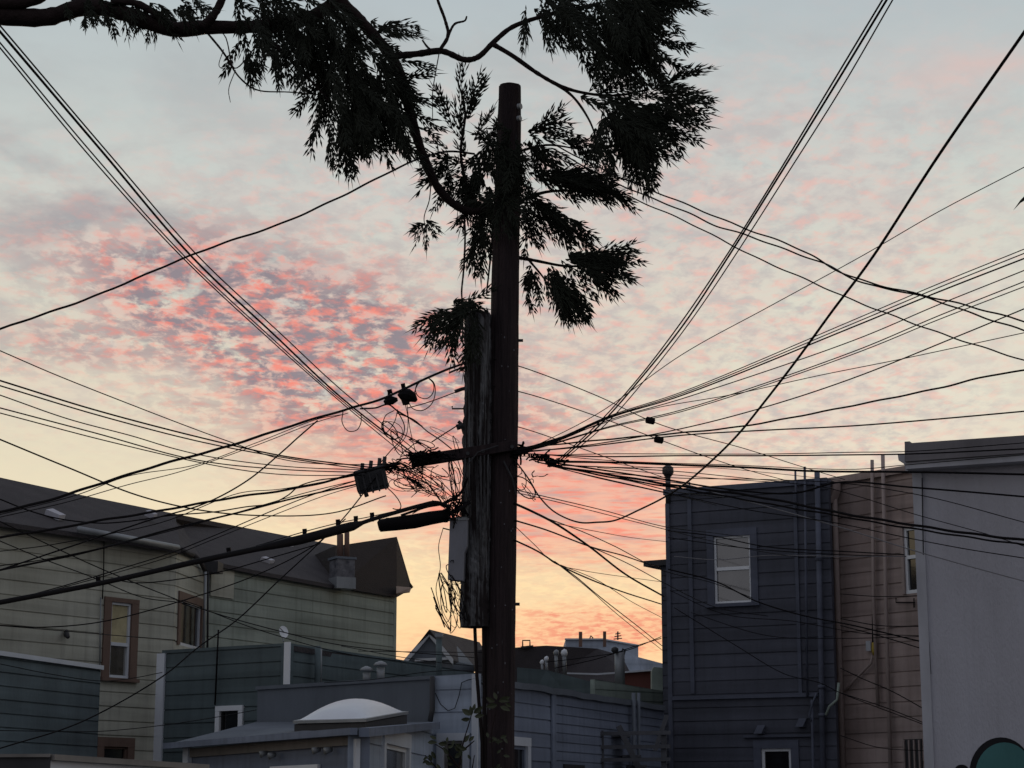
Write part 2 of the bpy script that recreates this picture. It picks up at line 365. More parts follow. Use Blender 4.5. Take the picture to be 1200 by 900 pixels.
# ------------------------------------------------------------------ ground
g = MB(); n = 24
S = 900
g.quad((-S, -120, 0), (S, -120, 0), (S, S * 1.6, 0), (-S, S * 1.6, 0)); tag(g.build('ground', 'ground'), 'bare yard ground under the houses', None, kind='structure')
# ================================================================== BLUE HOUSE (right)
WB = Wall((783, 577, 36.0), (975, 562, 34.6))
bh = thing('blue_house', 'dark navy house with horizontal siding, tall pipes and two white sash windows', 'house', (WB.A0 + WB.d * 1.5 - WB.n * 2))
h1 = window(WB, bh, (837, 628, 880, 707), 'navy_trim', 'bright', 'glass', cas=.13, fr=.035, rail=666, top=1.0)
h2 = window(WB, bh, (893, 877, 928, 935), 'navy_trim', 'bright', 'glass_dark', cas=.14, fr=.05, top=1.0)
siding(WB, [(783, 577), (970.5, 562.4)], [h1, h2], .232).build('wall', 'navy', bh)
sb = MB(); a = WB.pt((0, 0)); b_ = WB.pt((0, WB.hit(783, 577)[1]))      # left flank, running back
back = Vector((.30, 1, 0)).normalized() * 7
sb.solid([WB.pt((0.0, 0), -.12), WB.pt((0.0, 0), -.12) + back, b_ + back - WB.n * .12, b_ - WB.n * .12], WB.d * .12); sb.build('wall', 'navy', bh)
m = MB(); T0, T1 = WB.hit(780, 576), WB.hit(969.5, 561.9); WB.bar(m, (T0[0] - .03, T0[1] + .03), (T1[0], T1[1] + .03), .10, -.2, .05); m.build('fascia', 'navy_trim', bh)
m = MB(); m.solid([WB.pt((-.05, T0[1] + .02), -.2), WB.pt((T1[0], T1[1] + .02), -.2), WB.pt((T1[0], T1[1] + .1), -6), WB.pt((-.05, T0[1] + .1), -6)], Vector((0, 0, -.1))); m.build('roof', 'roof', bh)
for (x0, y0, x1, y1) in ((808, 585, 812.5, 813), (933, 575, 937, 813), (783.3, 590, 788, 990)):
    m = MB(); WB.pxbox(m, x0, y0, x1, y1, .004, .03); m.build('trim_board', 'navy_trim', bh)
m = MB(); WB.pxbox(m, 789, 814, 960, 818.5, .004, .06); m.build('belt_course', 'navy_trim', bh)
m = MB(); WB.pxbox(m, 872, 861, 952, 864, .004, .05); m.build('trim_board', 'navy_trim', bh)
for (x, wp, y0, y1, dx) in ((932, 2.5, 551, 600, 1), (943, 3.0, 547, 816, 3), (957.5, 6.5, 553, 990, 9), (951.5, 3.2, 820, 990, 3), (808, 2, 565, 583, 0)):
    pipe(WB, bh, [(x, y0), (x + dx * .5, (y0 + y1) / 2), (x + dx, y1)], wp, 'navy_trim', .08)
for y in (655, 805, 838):
    m = MB(); c0 = WB.at(957.5 + (y - 553) * 9 / 437, y, .08); m.tube([c0 - Vector((0, 0, .03)), c0 + Vector((0, 0, .03))], .065, 10); m.build('pipe_collar', 'navy_trim', bh, True)
pipe(WB, bh, [(783, 590), (783, 575), (782.7, 556)], 6.5, 'darkmetal', .0, 'vent_pipe')
m = MB(); c0 = WB.at(782.7, 551, 0); m.tube([c0 - Vector((0, 0, .12)), c0 - Vector((0, 0, .05)), c0 + Vector((0, 0, .05)), c0 + Vector((0, 0, .09))], [.06, .105, .10, .04], 12); m.build('vent_cap', 'darkmetal', bh, True)
for (x, y) in ((892, 855), (940.5, 847)):
    m = MB(); s0, s1, z0, z1 = WB.rect(x - 4.5, y - 5, x + 4.5, y + 5)
    m.hexa([WB.pt((s0 - .02, z0), .14), WB.pt((s1 - .02, z0), .14), WB.pt((s1, z0), .0), WB.pt((s0, z0), .0), WB.pt((s0 + .02, z1), .05), WB.pt((s1 + .02, z1), .05), WB.pt((s1, z1), 0), WB.pt((s0, z1), 0)]); m.build('vent_hood', 'navy_trim', bh)
pipe(WB, bh, [(951, 845), (948, 838), (953, 822), (957, 812)], 2.5, 'navy_trim', .1)
pipe(WB, bh, [(968, 838), (972, 828), (981, 820), (983, 800)], 3, 'greenband', .12)
# lower rear wing seen as a dark strip beside it
WL = Wall((774.5, 662, 37.2), (785, 662, 37.1)); lw = thing('rear_annex', 'narrow dark annex with overhanging eave at the left corner of the navy house', 'annex', WL.A0)
siding(WL, [(774.5, 662), (785, 662)], (), .23).build('wall', 'navy', lw)
m = MB(); WL.pxbox(m, 757, 657, 784, 663.5, -.5, .1); m.build('eave', 'darkmetal', lw)

# ================================================================== TAN HOUSE
WT = Wall((975, 568, 35.2), (1066, 552, 33.8))
th = thing('tan_house', 'tan house with horizontal siding squeezed between the navy house and the pale stucco building', 'house', WT.A0 + WT.d - WT.n * 2)
h1 = window(WT, th, (1060, 617, 1084, 695), 'tan_trim', 'bright', 'glass_dark', cas=.06, fr=.05, rail=652, sill=False)
siding(WT, [(968, 565), (1100, 545)], [h1], .25, g=.022).build('wall', 'tan', th)
m = MB(); WT.pxbox(m, 1061, 866, 1082, 940, .004, .02); v = m.build('louvre', 'darkmetal', th)
m = MB()
for k in range(4): WT.pxbox(m, 1061.5 + k * 6, 867, 1063 + k * 6, 940, .021, .05)
m.build('slat', 'tan_trim', v)
m = MB(); A_, B_ = WT.hit(966, 565), WT.hit(1105, 543); WT.bar(m, (A_[0], A_[1] + .05), (B_[0], B_[1] + .05), .12, -.25, .07); m.build('fascia', 'tan', th)
m = MB(); WT_z = A_[1]; m.solid([WT.pt((A_[0], A_[1] + .03), -.25), WT.pt((B_[0], B_[1] + .03), -.25), WT.pt((B_[0], B_[1] + .1), -6), WT.pt((A_[0], A_[1] + .1), -6)], Vector((0, 0, -.1))); m.build('roof', 'roof', th)
m = MB(); WT.bx(m, A_[0] + .0, A_[0] + .12, 0, A_[1] - .1, -6, -.13); m.build('wall', 'tan', th)
pipe(WT, th, [(1022, 539), (1023.5, 700), (1029, 828)], 4.2, 'tan_trim', .08)
pipe(WT, th, [(1034.5, 533), (1038, 700), (1046, 990)], 4.6, 'tan_trim', .08)
pipe(WT, th, [(978, 585), (981.5, 700), (991, 990)], 7, 'tan_trim', .1, 'downspout', 8)
m = MB(); pts = [(965, 567), (985, 566), (985, 575), (980.5, 590), (974, 590), (966, 576)]; m.solid([WT.at(x, y, .06) for x, y in pts], WT.n * .18); m.build('rain_head', 'tan', th)
m = MB(); p0 = WT.at(1019, 757, .06); m.box(p0 - WT.d * .03, (.07, .07, .17)); m.build('meter_box', 'white', th)
m = MB(); m.tube([WT.at(1024, 768, .07), WT.at(1024.5, 763, .07), WT.at(1024, 757, .07), WT.at(1023, 753, .07)], [.02, .045, .04, .02], 8); m.build('insulator', 'yellow', th, True)
pipe(WT, th, [(1022, 768), (1021, 777), (1012, 786), (1000, 798), (990, 811)], 3.2, 'tan_trim', .08)
pipe(WT, th, [(1023, 720), (1023, 753)], 2.4, 'rubber', .07)
pipe(WT, th, [(1050, 701), (1050, 706), (1072, 706)], 1.5, 'rubber', .03, seg=5); pipe(WT, th, [(1071, 701), (1071, 712)], 1.5, 'rubber', .03, seg=5)

# ================================================================== PALE STUCCO BUILDING
WS = Wall((1071, 560, 31.0), (1200, 548, 30.3))
ws = thing('stucco_building', 'pale grey stucco building with dark parapet cornice at the right edge', 'building', WS.A0 + WS.d * 3 - WS.n * 3)
e0 = WS.hit(1078, 700); ex = lambda px, py, k: (WS.hit(px, py)[0] + k, WS.hit(px, py)[1])
EXT = 5.0
zt = WS.hit(1071, 552)[1]
m = MB(); s0 = WS.hit(1077, 700)[0]; s1 = WS.hit(1200, 700)[0] + EXT
m.solid([WS.pt((s0, 0)), WS.pt((s1, 0)), WS.pt((s1, zt + .25)), WS.pt((s0, zt + .05))], -WS.n * .2); 
m.solid([WS.pt((s0, 0), -.2), WS.pt((s0, zt + .05), -.2), WS.pt((s0 + 2.6, zt + .05), -7), WS.pt((s0 + 2.6, 0), -7)], WS.d * .2); m.build('wall', 'stucco', ws)
m = MB(); c0, c1 = WS.rect(1071, 556, 1080.5, 700)[:2]; WS.bx(m, s0 - .02, s0 + .13, 0, zt + .02, .004, .035); m.build('corner_board', 'stucco_trim', ws)
def band(y0l, y0r, y1l, y1r, xl, o0, o1, name, mm, par=ws):
    m = MB(); a, b = WS.hit(xl, y0l), WS.hit(1200, y0r); c, d = WS.hit(1200, y1r), WS.hit(xl, y1l); k = EXT / (b[0] - a[0]) 
    b2 = (b[0] + EXT, b[1] + (b[1] - a[1]) * k); c2 = (c[0] + EXT, c[1] + (c[1] - d[1]) * k)
    m.solid([WS.pt(d, o1), WS.pt(c2, o1), WS.pt(b2, o1), WS.pt(a, o1)], -WS.n * (o1 - o0)); return m.build(name, mm, par)
band(524, 515, 545, 535.5, 1066.5, -.3, .36, 'parapet', 'parapet')
band(545.3, 535.8, 553, 544, 1067, -.2, .30, 'cornice', 'stucco_trim')
m = MB(); pts = [(1052, 533), (1067, 532), (1067, 552), (1061, 552), (1060, 545), (1058, 542), (1053, 539.5)]; m.solid([WS.at(x, y, .1) for x, y in pts], -WS.n * .25); m.build('cornice_return', 'stucco_trim', ws)
m = MB(); WS.pxbox(m, 1066, 521.5, 1072, 525, -.3, .34); m.build('parapet_cap', 'parapet', ws)
# painted arch mural low on the wall
def disc(cx, cy, rx, ry, o, mm, name, par, lab=None, n=40):
    m = MB(); q = [WS.at(cx + rx * math.cos(2 * math.pi * k / n), cy + ry * math.sin(2 * math.pi * k / n), o) for k in range(n)]; m.solid(q, WS.n * .004); return m.build(name, mm, par)
mur = disc(1173, 906, 37, 42, .003, 'black_mural', 'mural', ws); disc(1177, 908, 34, 38, .010, 'teal_mural', 'painted_fill', mur)
disc(1127, 902, 8, 6, .003, 'black_mural', 'mural', ws)
m = MB(); m.tube([WS.at(1089, 752, .003), WS.at(1090, 775, .003), WS.at(1091, 790, .003)], [.004, .007, .004], 5); m.build('crack', 'black_mural', ws)
m = MB(); m.tube([WS.at(1080.5, 560, .04), WS.at(1082, 650, .04)], .008, 5); m.build('wire', 'rubber', ws)

# ================================================================== CREAM HOUSE (left)
WA = Wall((0, 612, 33.4), (207, 640, 36.8)); WC = Wall((207, 640, 36.8), (243, 660, 38.8)); WD = Wall((243, 660, 38.8), (465, 698, 44.8))
ch = thing('cream_house', 'old cream house with weathered siding, dark shingle roof and brown framed windows', 'house', (-8, 39, 0))
hA = window(WA, ch, (128.5, 706, 152.5, 795), 'brown', 'white', 'glass_painted_gold', cas=.17, fr=.045, rail=755, top=.45)
hA2 = window(WA, ch, (120, 875, 148, 930), 'brown', 'brown', 'glass_dark', cas=.16, fr=.04)
hC = window(WC, ch, (210.5, 706.5, 235, 759), 'brown', 'white', 'glass_dark', cas=.15, fr=.045, top=1, sill=False)
siding(WA, [(-160, 590), (0, 612), (207, 641)], [hA, hA2], .25).build('wall', 'cream', ch)
siding(WC, [(207, 641), (243, 659)], [hC], .25).build('wall', 'cream', ch)
siding(WD, [(243, 659), (465, 698)], (), .25).build('wall', 'cream_green', ch)
m = MB(); a = WD.at(465, 698); m.solid([WD.pt((WD.L, 0)), WD.pt((WD.L, a.z)), WD.pt((WD.L, a.z)) + Vector((-4, 3, 0)), WD.pt((WD.L, 0)) + Vector((-4, 3, 0))], -WD.d * .12); m.build('wall', 'cream_green', ch)
m = MB(); WD.pxbox(m, 246, 664, 273, 700, .002, .03); m.build('patch_board', 'cream', ch)
# main roof
def plane_shift(W, k, dz=0):
    V = Wall.__new__(Wall); V.A = W.A - W.n * k; V.B = W.B - W.n * k; V.L = W.L; V.d = W.d; V.n = W.n; V.A0 = W.A0 - W.n * k; return V
RA = plane_shift(WA, 3.0); RD = plane_shift(WD, 3.2)
ea = [WA.at(-160, 588, .22), WA.at(0, 611, .22), WA.at(90, 624, .22), WA.at(212, 643, .22)]; ra = [RA.at(-160, 526), RA.at(0, 559.5), RA.at(90, 579), RA.at(205, 602)]
ed = [WD.at(236, 655, .12), WD.at(300, 668.5, .12), WD.at(400, 687, .12)]; rd = [RD.at(205, 602), RD.at(290, 619), RD.at(395, 639)]
m = MB()
def loft(m, A, B, th=.08):
    dn = Vector((0, 0, -th))
    for i in range(len(A) - 1):
        m.quad(A[i], A[i + 1], B[i + 1], B[i]); m.quad(A[i] + dn, B[i] + dn, B[i + 1] + dn, A[i + 1] + dn); m.quad(A[i] + dn, A[i + 1] + dn, A[i + 1], A[i]); m.quad(B[i], B[i + 1], B[i + 1] + dn, B[i] + dn)
    m.quad(A[0], B[0], B[0] + dn, A[0] + dn); m.quad(A[-1], A[-1] + dn, B[-1] + dn, B[-1])
loft(m, ea, ra); m.quad(ea[-1], ed[0], rd[0], ra[-1]); loft(m, ed, rd)
rf = m.build('roof', 'roof', ch)
# far slope so the roof has a back
m = MB(); bk = Vector((-3, 2.2, -2.0)); loft(m, [p + bk for p in ra + rd[1:]], ra + rd[1:], .1); m.build('roof', 'roof', ch)
# cross gable at the far end
m = MB(); g0, g1 = P(392, 640, 43.8), P(465, 629, 45.6); e0_, e1_ = WD.at(396, 688.5, .12), WD.at(465, 700, .12)
m.quad(e0_, e1_, g1, g0)
t1, t2, t3 = P(481, 683, 47.0), P(484.5, 688, 47.0), P(481, 691, 47.0)
bkv = Vector((-1.2, 3.2, 0)); m.quad(e1_, t3, t2, t1, g1); m.quad(g1, t1, t1 + bkv, g1 + bkv); m.quad(t1, t2, t2 + bkv, t1 + bkv); m.quad(g0, g1, g1 + bkv, g0 + bkv); m.quad(e0_, g0, g0 + bkv, e0_ + bkv); m.quad(t2, t3, t3 + bkv, t2 + bkv); m.build('gable_roof', 'roof_brown', ch)
m = MB(); m.solid([P(465, 688, 44.5), P(482, 689.5, 45.4), P(480, 694.5, 45.4), P(465, 696.5, 44.5)], Vector((0, -.2, 0))); m.build('soffit', 'tan_trim', ch)
# gutter, downspout
m = MB()
for a, b in (((92, 620), (209, 642)),): m.tube([WA.at(*a, .34), WA.at(*b, .34)], .055, 8)
m.build('gutter', 'metal', ch, True)
m = MB(); m.tube([WC.at(226, 650, .08), WC.at(234, 656, .08), WC.at(240, 668, .08)], .05, 6); m.tube([WC.at(209, 643, .08), WC.at(226, 650, .08)], .05, 6); m.build('curved_cove_trim', 'roof', ch, True)
m = MB(); WC.pxbox(m, 237.5, 659, 244, 672, .02, .3); m.build('rain_head', 'darkmetal', ch)
pipe(WC, ch, [(240.5, 670), (240, 715), (238, 765)], 3.6, 'metal', .15, 'downspout', 8); pipe(WC, ch, [(244, 670), (243, 765)], 2.6, 'darkmetal', .12, 'downspout', 8)
pipe(WA, ch, [(122, 628), (121.5, 670), (120, 702)], 1.5, 'rubber', .05, 'wire', 5); pipe(WA, ch, [(118, 700), (117, 780)], 2, 'metal', .05, 'conduit', 6)
m = MB(); m.tube([WA.at(78, 740, .02), WA.at(78, 744, .12), WA.at(80, 747, .18)], [.04, .05, .03], 8); m.build('lamp_bracket', 'darkmetal', ch, True)
# skylights and flue flashings on the roof
def roofpt(px, py, E, Rg):
    # plane through three points
    n = (E[1] - E[0]).cross(Rg[0] - E[0]).normalized(); r = ray(px, py); o = Vector((0, 0, CZ)); return o + r * ((E[0] - o).dot(n) / r.dot(n)), n
for (x0, y0, x1, y1, q) in ((52, 602, 75, 609.5, 0), (169, 603, 183, 608, 0), (304, 657, 320, 661.5, 1), (333, 642, 342, 645, 1)):
    E, Rg = ((ea[1:], ra[1:]) if q == 0 else (ed, rd)); n_ = roofpt(x0, y0, E, Rg)[1]; n_ = n_ if n_.z > 0 else -n_
    h = (y1 - y0) * .55; pts = [roofpt(x0, y0 + 1, E, Rg)[0], roofpt(x0 + (x1 - x0) * .35, y0, E, Rg)[0], roofpt(x1, y1, E, Rg)[0], roofpt(x1 - (x1 - x0) * .3, y1 + .3, E, Rg)[0]]
    m = MB(); m.solid(pts, n_ * .10); m.build('roof_vent', 'stucco', ch)
# chimney
cy = 42.6; cn = thing('chimney_stack', 'stone chimney with two clay flue pots standing on the cream house roof', 'chimney', P(401, 690, cy))
c_ = P(401, 671, cy); ang = Matrix.Rotation(R(28), 3, 'Z')
m = MB(); m.box(P(401, 668, cy), (.42, .42, .46), ang); m.build('stack', 'stone', cn, bevel=.02)
m = MB(); m.box(P(401, 684, cy), (.44, .44, .24), ang); m.build('flashing', 'metal', cn)
m = MB(); m.box(P(401, 655, cy), (.47, .47, .05), ang); m.build('cap', 'slate', cn)
for x, y0, wd in ((398.5, 626, 7.5), (406.5, 621, 6)):
    m = MB(); m.tube([P(x, 656, cy), P(x, y0, cy)], wd / 2 / F * cy, 12); m.build('flue_pot', 'flue', cn, True)

# ================================================================== TEAL ANNEX (far left)
WE = Wall((0, 766, 28.3), (118, 783, 31.0)); te = thing('teal_annex', 'low teal building with white top trim at the left edge, below the cream wall', 'building', WE.A0 - WE.n)
siding(WE, [(-170, 742), (0, 767.5), (118, 784)], (), .19).build('wall', 'teal', te)
m = MB(); a, b = WE.hit(-170, 738.5), WE.hit(118.5, 780); WE.bar(m, a, b, .065, -.15, .05); m.build('trim_board', 'white', te)
m = MB(); m.solid([WE.pt((a[0], a[1] - .04), -.15), WE.pt((b[0], b[1] - .04), -.15), WE.pt((b[0], b[1] - .04), -4), WE.pt((a[0], a[1] - .04), -4)], Vector((0, 0, -.1))); m.build('roof', 'roof', te)

# ================================================================== GREY TEAL HOUSE (centre left)
W1 = Wall((190, 762, 31.3), (338, 753.5, 29.8)); W2 = Wall((338, 753.5, 29.8), (560, 790, 35.6))
gt = thing('grey_teal_house', 'grey teal wooden house behind the shed, with one small white framed window', 'house', W1.A0 + W1.d - W1.n * 2)
hw = window(W1, gt, (258, 833, 280, 858), 'bright', 'darkmetal', 'glass_dark', cas=.085, fr=.02, sill=False, top=.9)
siding(W1, [(190, 762), (338, 753.5)], [hw], .215).build('wall', 'tealgrey', gt)
siding(W2, [(338, 753.5), (463, 772), (560, 789)], (), .215).build('wall', 'tealgrey', gt)
m = MB(); a, b = W1.rect(183, 770, 192, 900)[:2]; W1.bx(m, a, b, 0, W1.hit(187, 766)[1], -.1, .03); m.build('corner_board', 'white', gt)
m = MB(); W1.pxbox(m, 334, 752.5, 340.5, 802, .003, .03); m.build('corner_board', 'bright', gt)
m = MB(); a, b, c2, d2 = W1.hit(190, 762), W1.hit(338, 753.5), W2.hit(338, 753.5), W2.hit(560, 789)
m.solid([W1.pt((a[0], a[1] - .03), -.12), W1.pt((b[0], b[1] - .03), -.12), W2.pt((d2[0], d2[1] - .03), -.12), W2.pt((d2[0], d2[1]), -3) + Vector((-3, 2, 0)), W1.pt((a[0] + .2, a[1]), -4)], Vector((0, 0, -.08))); m.build('roof', 'roof', gt)
pipe(W1, gt, [(256, 738), (254.5, 770), (252, 826)], 2.2, 'rubber', .05, 'conduit', 6)
pipe(W2, gt, [(372.5, 757), (372, 800), (372, 838)], 6.5, 'tealgrey', .14, 'downspout', 10); pipe(W2, gt, [(376.5, 760), (376, 800)], 2, 'metal', .10, 'pipe', 6)
# satellite dish
sdh = thing('satellite_dish', 'small pale dish antenna on a short mast above the grey teal roof', 'dish', P(332, 752, 30.2))
m = MB(); n = 14; c0 = P(333, 740, 30.2); fw = Vector((.5, -.8, .3)).normalized(); rt = fw.cross(Vector((0, 0, 1))).normalized(); up = rt.cross(fw)
ring = [[c0 + (rt * .05 * k * math.cos(2 * math.pi * i / n) + up * .065 * k * math.sin(2 * math.pi * i / n)) * 1.0 - fw * (.03 * (1 - (k / 2) ** 2)) for i in range(n)] for k in (0.05, 1, 1.5)]
for k in range(2):
    for i in range(n): m.quad(ring[k][i], ring[k][(i + 1) % n], ring[k + 1][(i + 1) % n], ring[k + 1][i])
m.build('reflector', 'bright', sdh, True)
m = MB(); m.tube([P(332, 752, 30.2), P(331, 741, 30.3)], .012, 6); m.tube([P(333, 741, 30.25), P(328, 736, 30.0)], .008, 5); m.build('mast', 'metal', sdh)

# ================================================================== SLATE + PALE BLUE BUILDING (centre)
W3 = Wall((302, 806, 29.0), (507, 793, 27.4)); W4 = Wall((507, 793, 27.4), (558, 790, 27.1)); W5 = Wall((560, 795, 27.2), (776, 829, 35.0))
bb = thing('blue_grey_house', 'low pale blue house with a slate grey parapet and horizontal siding behind the pole', 'house', W4.A0 - W4.n * 2)
siding(W3, [(302, 806), (507, 793)], plain=True).build('parapet_wall', 'slate', bb)
m = MB(); a, b = W3.hit(301, 804.5), W3.hit(508, 791.5); W3.bar(m, a, b, .05, -.15, .03); m.build('coping', 'slate', bb)
h3 = window(W4, bb, (520, 868, 543, 930), 'white', 'capboard', 'glass_dark', cas=.10, fr=.04)
siding(W4, [(507.5, 792), (559, 789)], [h3], .30, g=.02).build('wall', 'pale_blue', bb)
m = MB(); a, b = W4.rect(554, 800, 560.5, 890)[:2]; W4.bx(m, a, b, 0, W4.hit(557, 790)[1], .003, .035); m.build('corner_board', 'white', bb)
h4 = window(W5, bb, (575, 873, 617, 940), 'white', 'blue_grey', 'glass_dark', cas=.12, fr=.05)
h5 = W5.rect(660, 896, 684, 940)
siding(W5, [(560.5, 796), (648, 809)], [h4], .20).build('wall', 'blue_grey', bb)
siding(W5, [(648, 809), (778, 829.5)], (), .135, g=.016).build('wall', 'blue_grey', bb)
m = MB(); W5.pxbox(m, 645.5, 812, 650, 1000, .004, .03); m.build('trim_board', 'blue_grey', bb)
m = MB(); W5.pxbox(m, 660, 896, 684, 905, .004, .02); m.build('vent', 'darkmetal', bb)
m = MB(); rnd = random.Random(3); pts = [(561 + k * 12, 794.5 + k * 12 * .155 + rnd.uniform(-1, 1)) for k in range(19)]
for i in range(18):
    a, b = W5.hit(*pts[i]), W5.hit(*pts[i + 1]); W5.bar(m, (a[0], a[1] + .02), (b[0] - .002, b[1] + .02), .09, -.1, .05)
m.build('flashing', 'slate', bb)
for x, y0, wp in ((742.5, 812, 5), (748.5, 812, 4)):
    pipe(W5, bb, [(x, y0), (x + .5, 990)], wp, 'slate', .08)
m = MB(); m.solid([W3.pt((0, W3.A.z - .05), -.15), W4.at(559, 791, -.15), W5.at(776, 831, -.15), W5.at(776, 831, -.15) + Vector((-6, 2, 0)), W3.pt((0, W3.A.z - .05), -3)], Vector((0, 0, -.06))); m.build('roof', 'slate', bb)
m = MB(); m.tube([W3.at(506.5, 793, .05), W3.at(506.5, 832, .05), W3.at(504, 845, .1)], .035, 8); m.build('downspout', 'darkmetal', bb, True)
# a dangling cord on the pale wall
m = MB(); m.tube([W4.at(x, y, .03) for x, y in ((510, 812), (516, 825), (525, 833), (533, 830), (538, 815), (541, 800), (548, 797), (557, 795))], .006, 5); m.build('cord', 'rubber', bb)
# stub vents standing on the slate parapet roof
for x, y, k, lab in ((429.5, 785, 1, 'smaller mushroom vent on the slate parapet roof'), (446, 779, 1.05, 'taller mushroom vent beside the smaller one on the slate roof')):
    yy = 29.2; t = thing('roof_vent', lab, 'vent', P(x, 800, yy), 'mushroom vents on the slate roof')
    m = MB(); m.tube([P(x, 800, yy), P(x, y + 3, yy)], .055 * k, 12); m.build('stub', 'metal', t, True)
    m = MB(); c0 = P(x, y, yy); m.tube([c0 - Vector((0, 0, .02)), c0, c0 + Vector((0, 0, .03)), c0 + Vector((0, 0, .055))], [.085 * k, .10 * k, .07 * k, .015], 14); m.build('cap', 'metal', t, True)

# ================================================================== SHED WITH SKYLIGHT
W6 = Wall((222, 868, 25.3), (421, 853, 20.8)); 
E0, E1 = P(200, 871, 25.4), P(421, 853, 20.6); K1 = P(507, 846, 27.0); K0 = P(300, 846, 29.0)
sh = thing('shed', 'low lean-to shed with grey roof and pale blue siding before the slate wall', 'shed', P(421, 853, 20.8) * 1)
sh.location.z = 0; sh['_w'] = tuple(sh.location)
m = MB(); m.solid([E0, E1, K1, K0], Vector((0, 0, -.07))); m.build('roof', 'slate', sh)
siding(W6, [(222, 878), (421, 862)], [], .3, zmin=0).build('wall', 'blue_grey', sh)
m = MB(); dn = Vector((0, 0, -.01)); fo = W6.n * .02
m.hexa([E0 + fo + Vector((0, 0, -.07)), E1 + fo + Vector((0, 0, -.07)), E1 + fo * 5 + Vector((0, 0, -.07)), E0 + fo * 5 + Vector((0, 0, -.07)), E0 + fo, E1 + fo, E1 + fo * 5, E0 + fo * 5]); m.build('gutter', 'blue_grey', sh)
m = MB(); W6.pxbox(m, 250, 0, 251, 1, 0, .01); m = MB(); a, b = W6.hit(226, 877), W6.hit(419, 860); W6.bar(m, (a[0], a[1] - .0), (b[0], b[1] - .0), .11, .004, .04); m.build('rafter_board', 'capboard', sh)
m = MB(); W6.pxbox(m, 218, 876, 224, 980, .005, .06); m.build('post', 'white', sh); m = MB(); W6.pxbox(m, 416, 866, 422, 980, .005, .05); m.build('post', 'white', sh)
m = MB(); W6.pxbox(m, 320, 897, 376, 902, .004, .04); m.build('window_head', 'bright', sh)
for x, y in ((313, 882), (323, 884), (375, 878), (389, 878)):
    m = MB(); c0 = W6.at(x, y, .05); m.tube([c0, c0 + W6.n * .08 + Vector((0, 0, -.02))], [.025, .04], 10); m.build('floodlight', 'metal', sh, True)
W7 = Wall((421.5, 866, 20.8), (508, 852, 27.3)); 
h6 = window(W7, sh, (450, 874, 477, 940), 'white', 'bright', 'glass_dark', cas=.17, fr=.05, sill=False)
siding(W7, [(421.5, 860), (508, 847)], [h6], .30, g=.02).build('wall', 'pale_blue', sh)
m = MB(); m.hexa([E1 + Vector((.0, 0, -.09)), K1 + Vector((0, 0, -.09)), K1 + Vector((.1, 0, -.09)), E1 + Vector((.1, 0, -.09)), E1, K1, K1 + Vector((.1, 0, 0)), E1 + Vector((.1, 0, 0))]); m.build('rake_board', 'blue_grey', sh)
# dome skylight on the shed roof
sk = thing('skylight', 'domed white skylight on a dark curb on the shed roof', 'skylight', P(410, 850, 24.5))
cA, cB, cC, cD = P(345, 849, 24.6), P(428, 847, 23.6), P(477, 838, 25.8), P(400, 837, 27.0)
m = MB(); m.solid([cA, cB, cC, cD], Vector((0, 0, -.11))); m.build('curb', 'darkmetal', sk)
m = MB(); m.solid([p + (p - (cA + cB + cC + cD) / 4) * .03 + Vector((0, 0, .012)) for p in (cA, cB, cC, cD)], Vector((0, 0, .035))); m.build('rim', 'metal', sk)
m = MB(); n = 14; g_ = [[None] * (n + 1) for _ in range(n + 1)]
for i in range(n + 1):
    for j in range(n + 1):
        u, v = .04 + .92 * i / n, .04 + .92 * j / n; p = (cA * (1 - u) + cB * u) * (1 - v) + (cD * (1 - u) + cC * u) * v
        hh = (max(0, 1 - (2 * i / n - 1) ** 2) * max(0, 1 - (2 * j / n - 1) ** 2)) ** .6; g_[i][j] = p + Vector((0, 0, .048 + .20 * hh))
for i in range(n):
    for j in range(n): m.quad(g_[i][j], g_[i + 1][j], g_[i + 1][j + 1], g_[i][j + 1])
d_ = m.build('dome', 'dome', sk, True)
bm = bmesh.new(); bm.from_mesh(d_.data); bmesh.ops.remove_doubles(bm, verts=bm.verts, dist=.0005); bm.to_mesh(d_.data); bm.free()

# ================================================================== FOREGROUND WALL (bottom left) and STAIRS (bottom right)
W8 = Wall((55, 884, 16.0), (235, 896, 17.2)); fw_ = thing('yard_wall', 'low pale yard wall with weathered cap board along the bottom left', 'wall', W8.A0)
m = MB(); a, b = W8.hit(59, 884), W8.hit(240, 896); W8.bar(m, a, b, .045, -.1, .06); m.build('cap_board', 'capboard', fw_)
m = MB(); m.solid([W8.pt((a[0], 0)), W8.pt((b[0], 0)), W8.pt((b[0], b[1] - .045)), W8.pt((a[0], a[1] - .045))], -W8.n * .08); m.build('panel', 'white', fw_)
W9 = Wall((-100, 886, 15.9), (59, 886, 16.0)); dk = thing('dark_fence', 'dark board fence at the bottom left corner, left of the pale wall', 'fence', W9.A0)
m = MB(); a, b = W9.hit(-100, 887), W9.hit(59, 886.5); m.solid([W9.pt((a[0], 0)), W9.pt((b[0], 0)), W9.pt(b), W9.pt(a)], -W9.n * .05); m.build('board_panel', 'darkmetal', dk)
m = MB(); W9.bar(m, (a[0], a[1] + .02), (b[0], b[1] + .02), .025, -.08, .03); m.build('top_rail', 'capboard', dk)
W10 = Wall((700, 856, 32.0), (786, 854, 31.6)); st = thing('wooden_staircase', 'grey wooden staircase with slatted railing beside the navy house', 'staircase', W10.A0)
for y in (857, 873, 888, 904): m = MB(); W10.pxbox(m, 702, y, 786, y + 4.5, .0, .05); m.build('rail', 'fence', st)
for x in (701, 775): m = MB(); W10.pxbox(m, x, 856, x + 6, 990, -.055, -.003); m.build('post', 'fence', st)
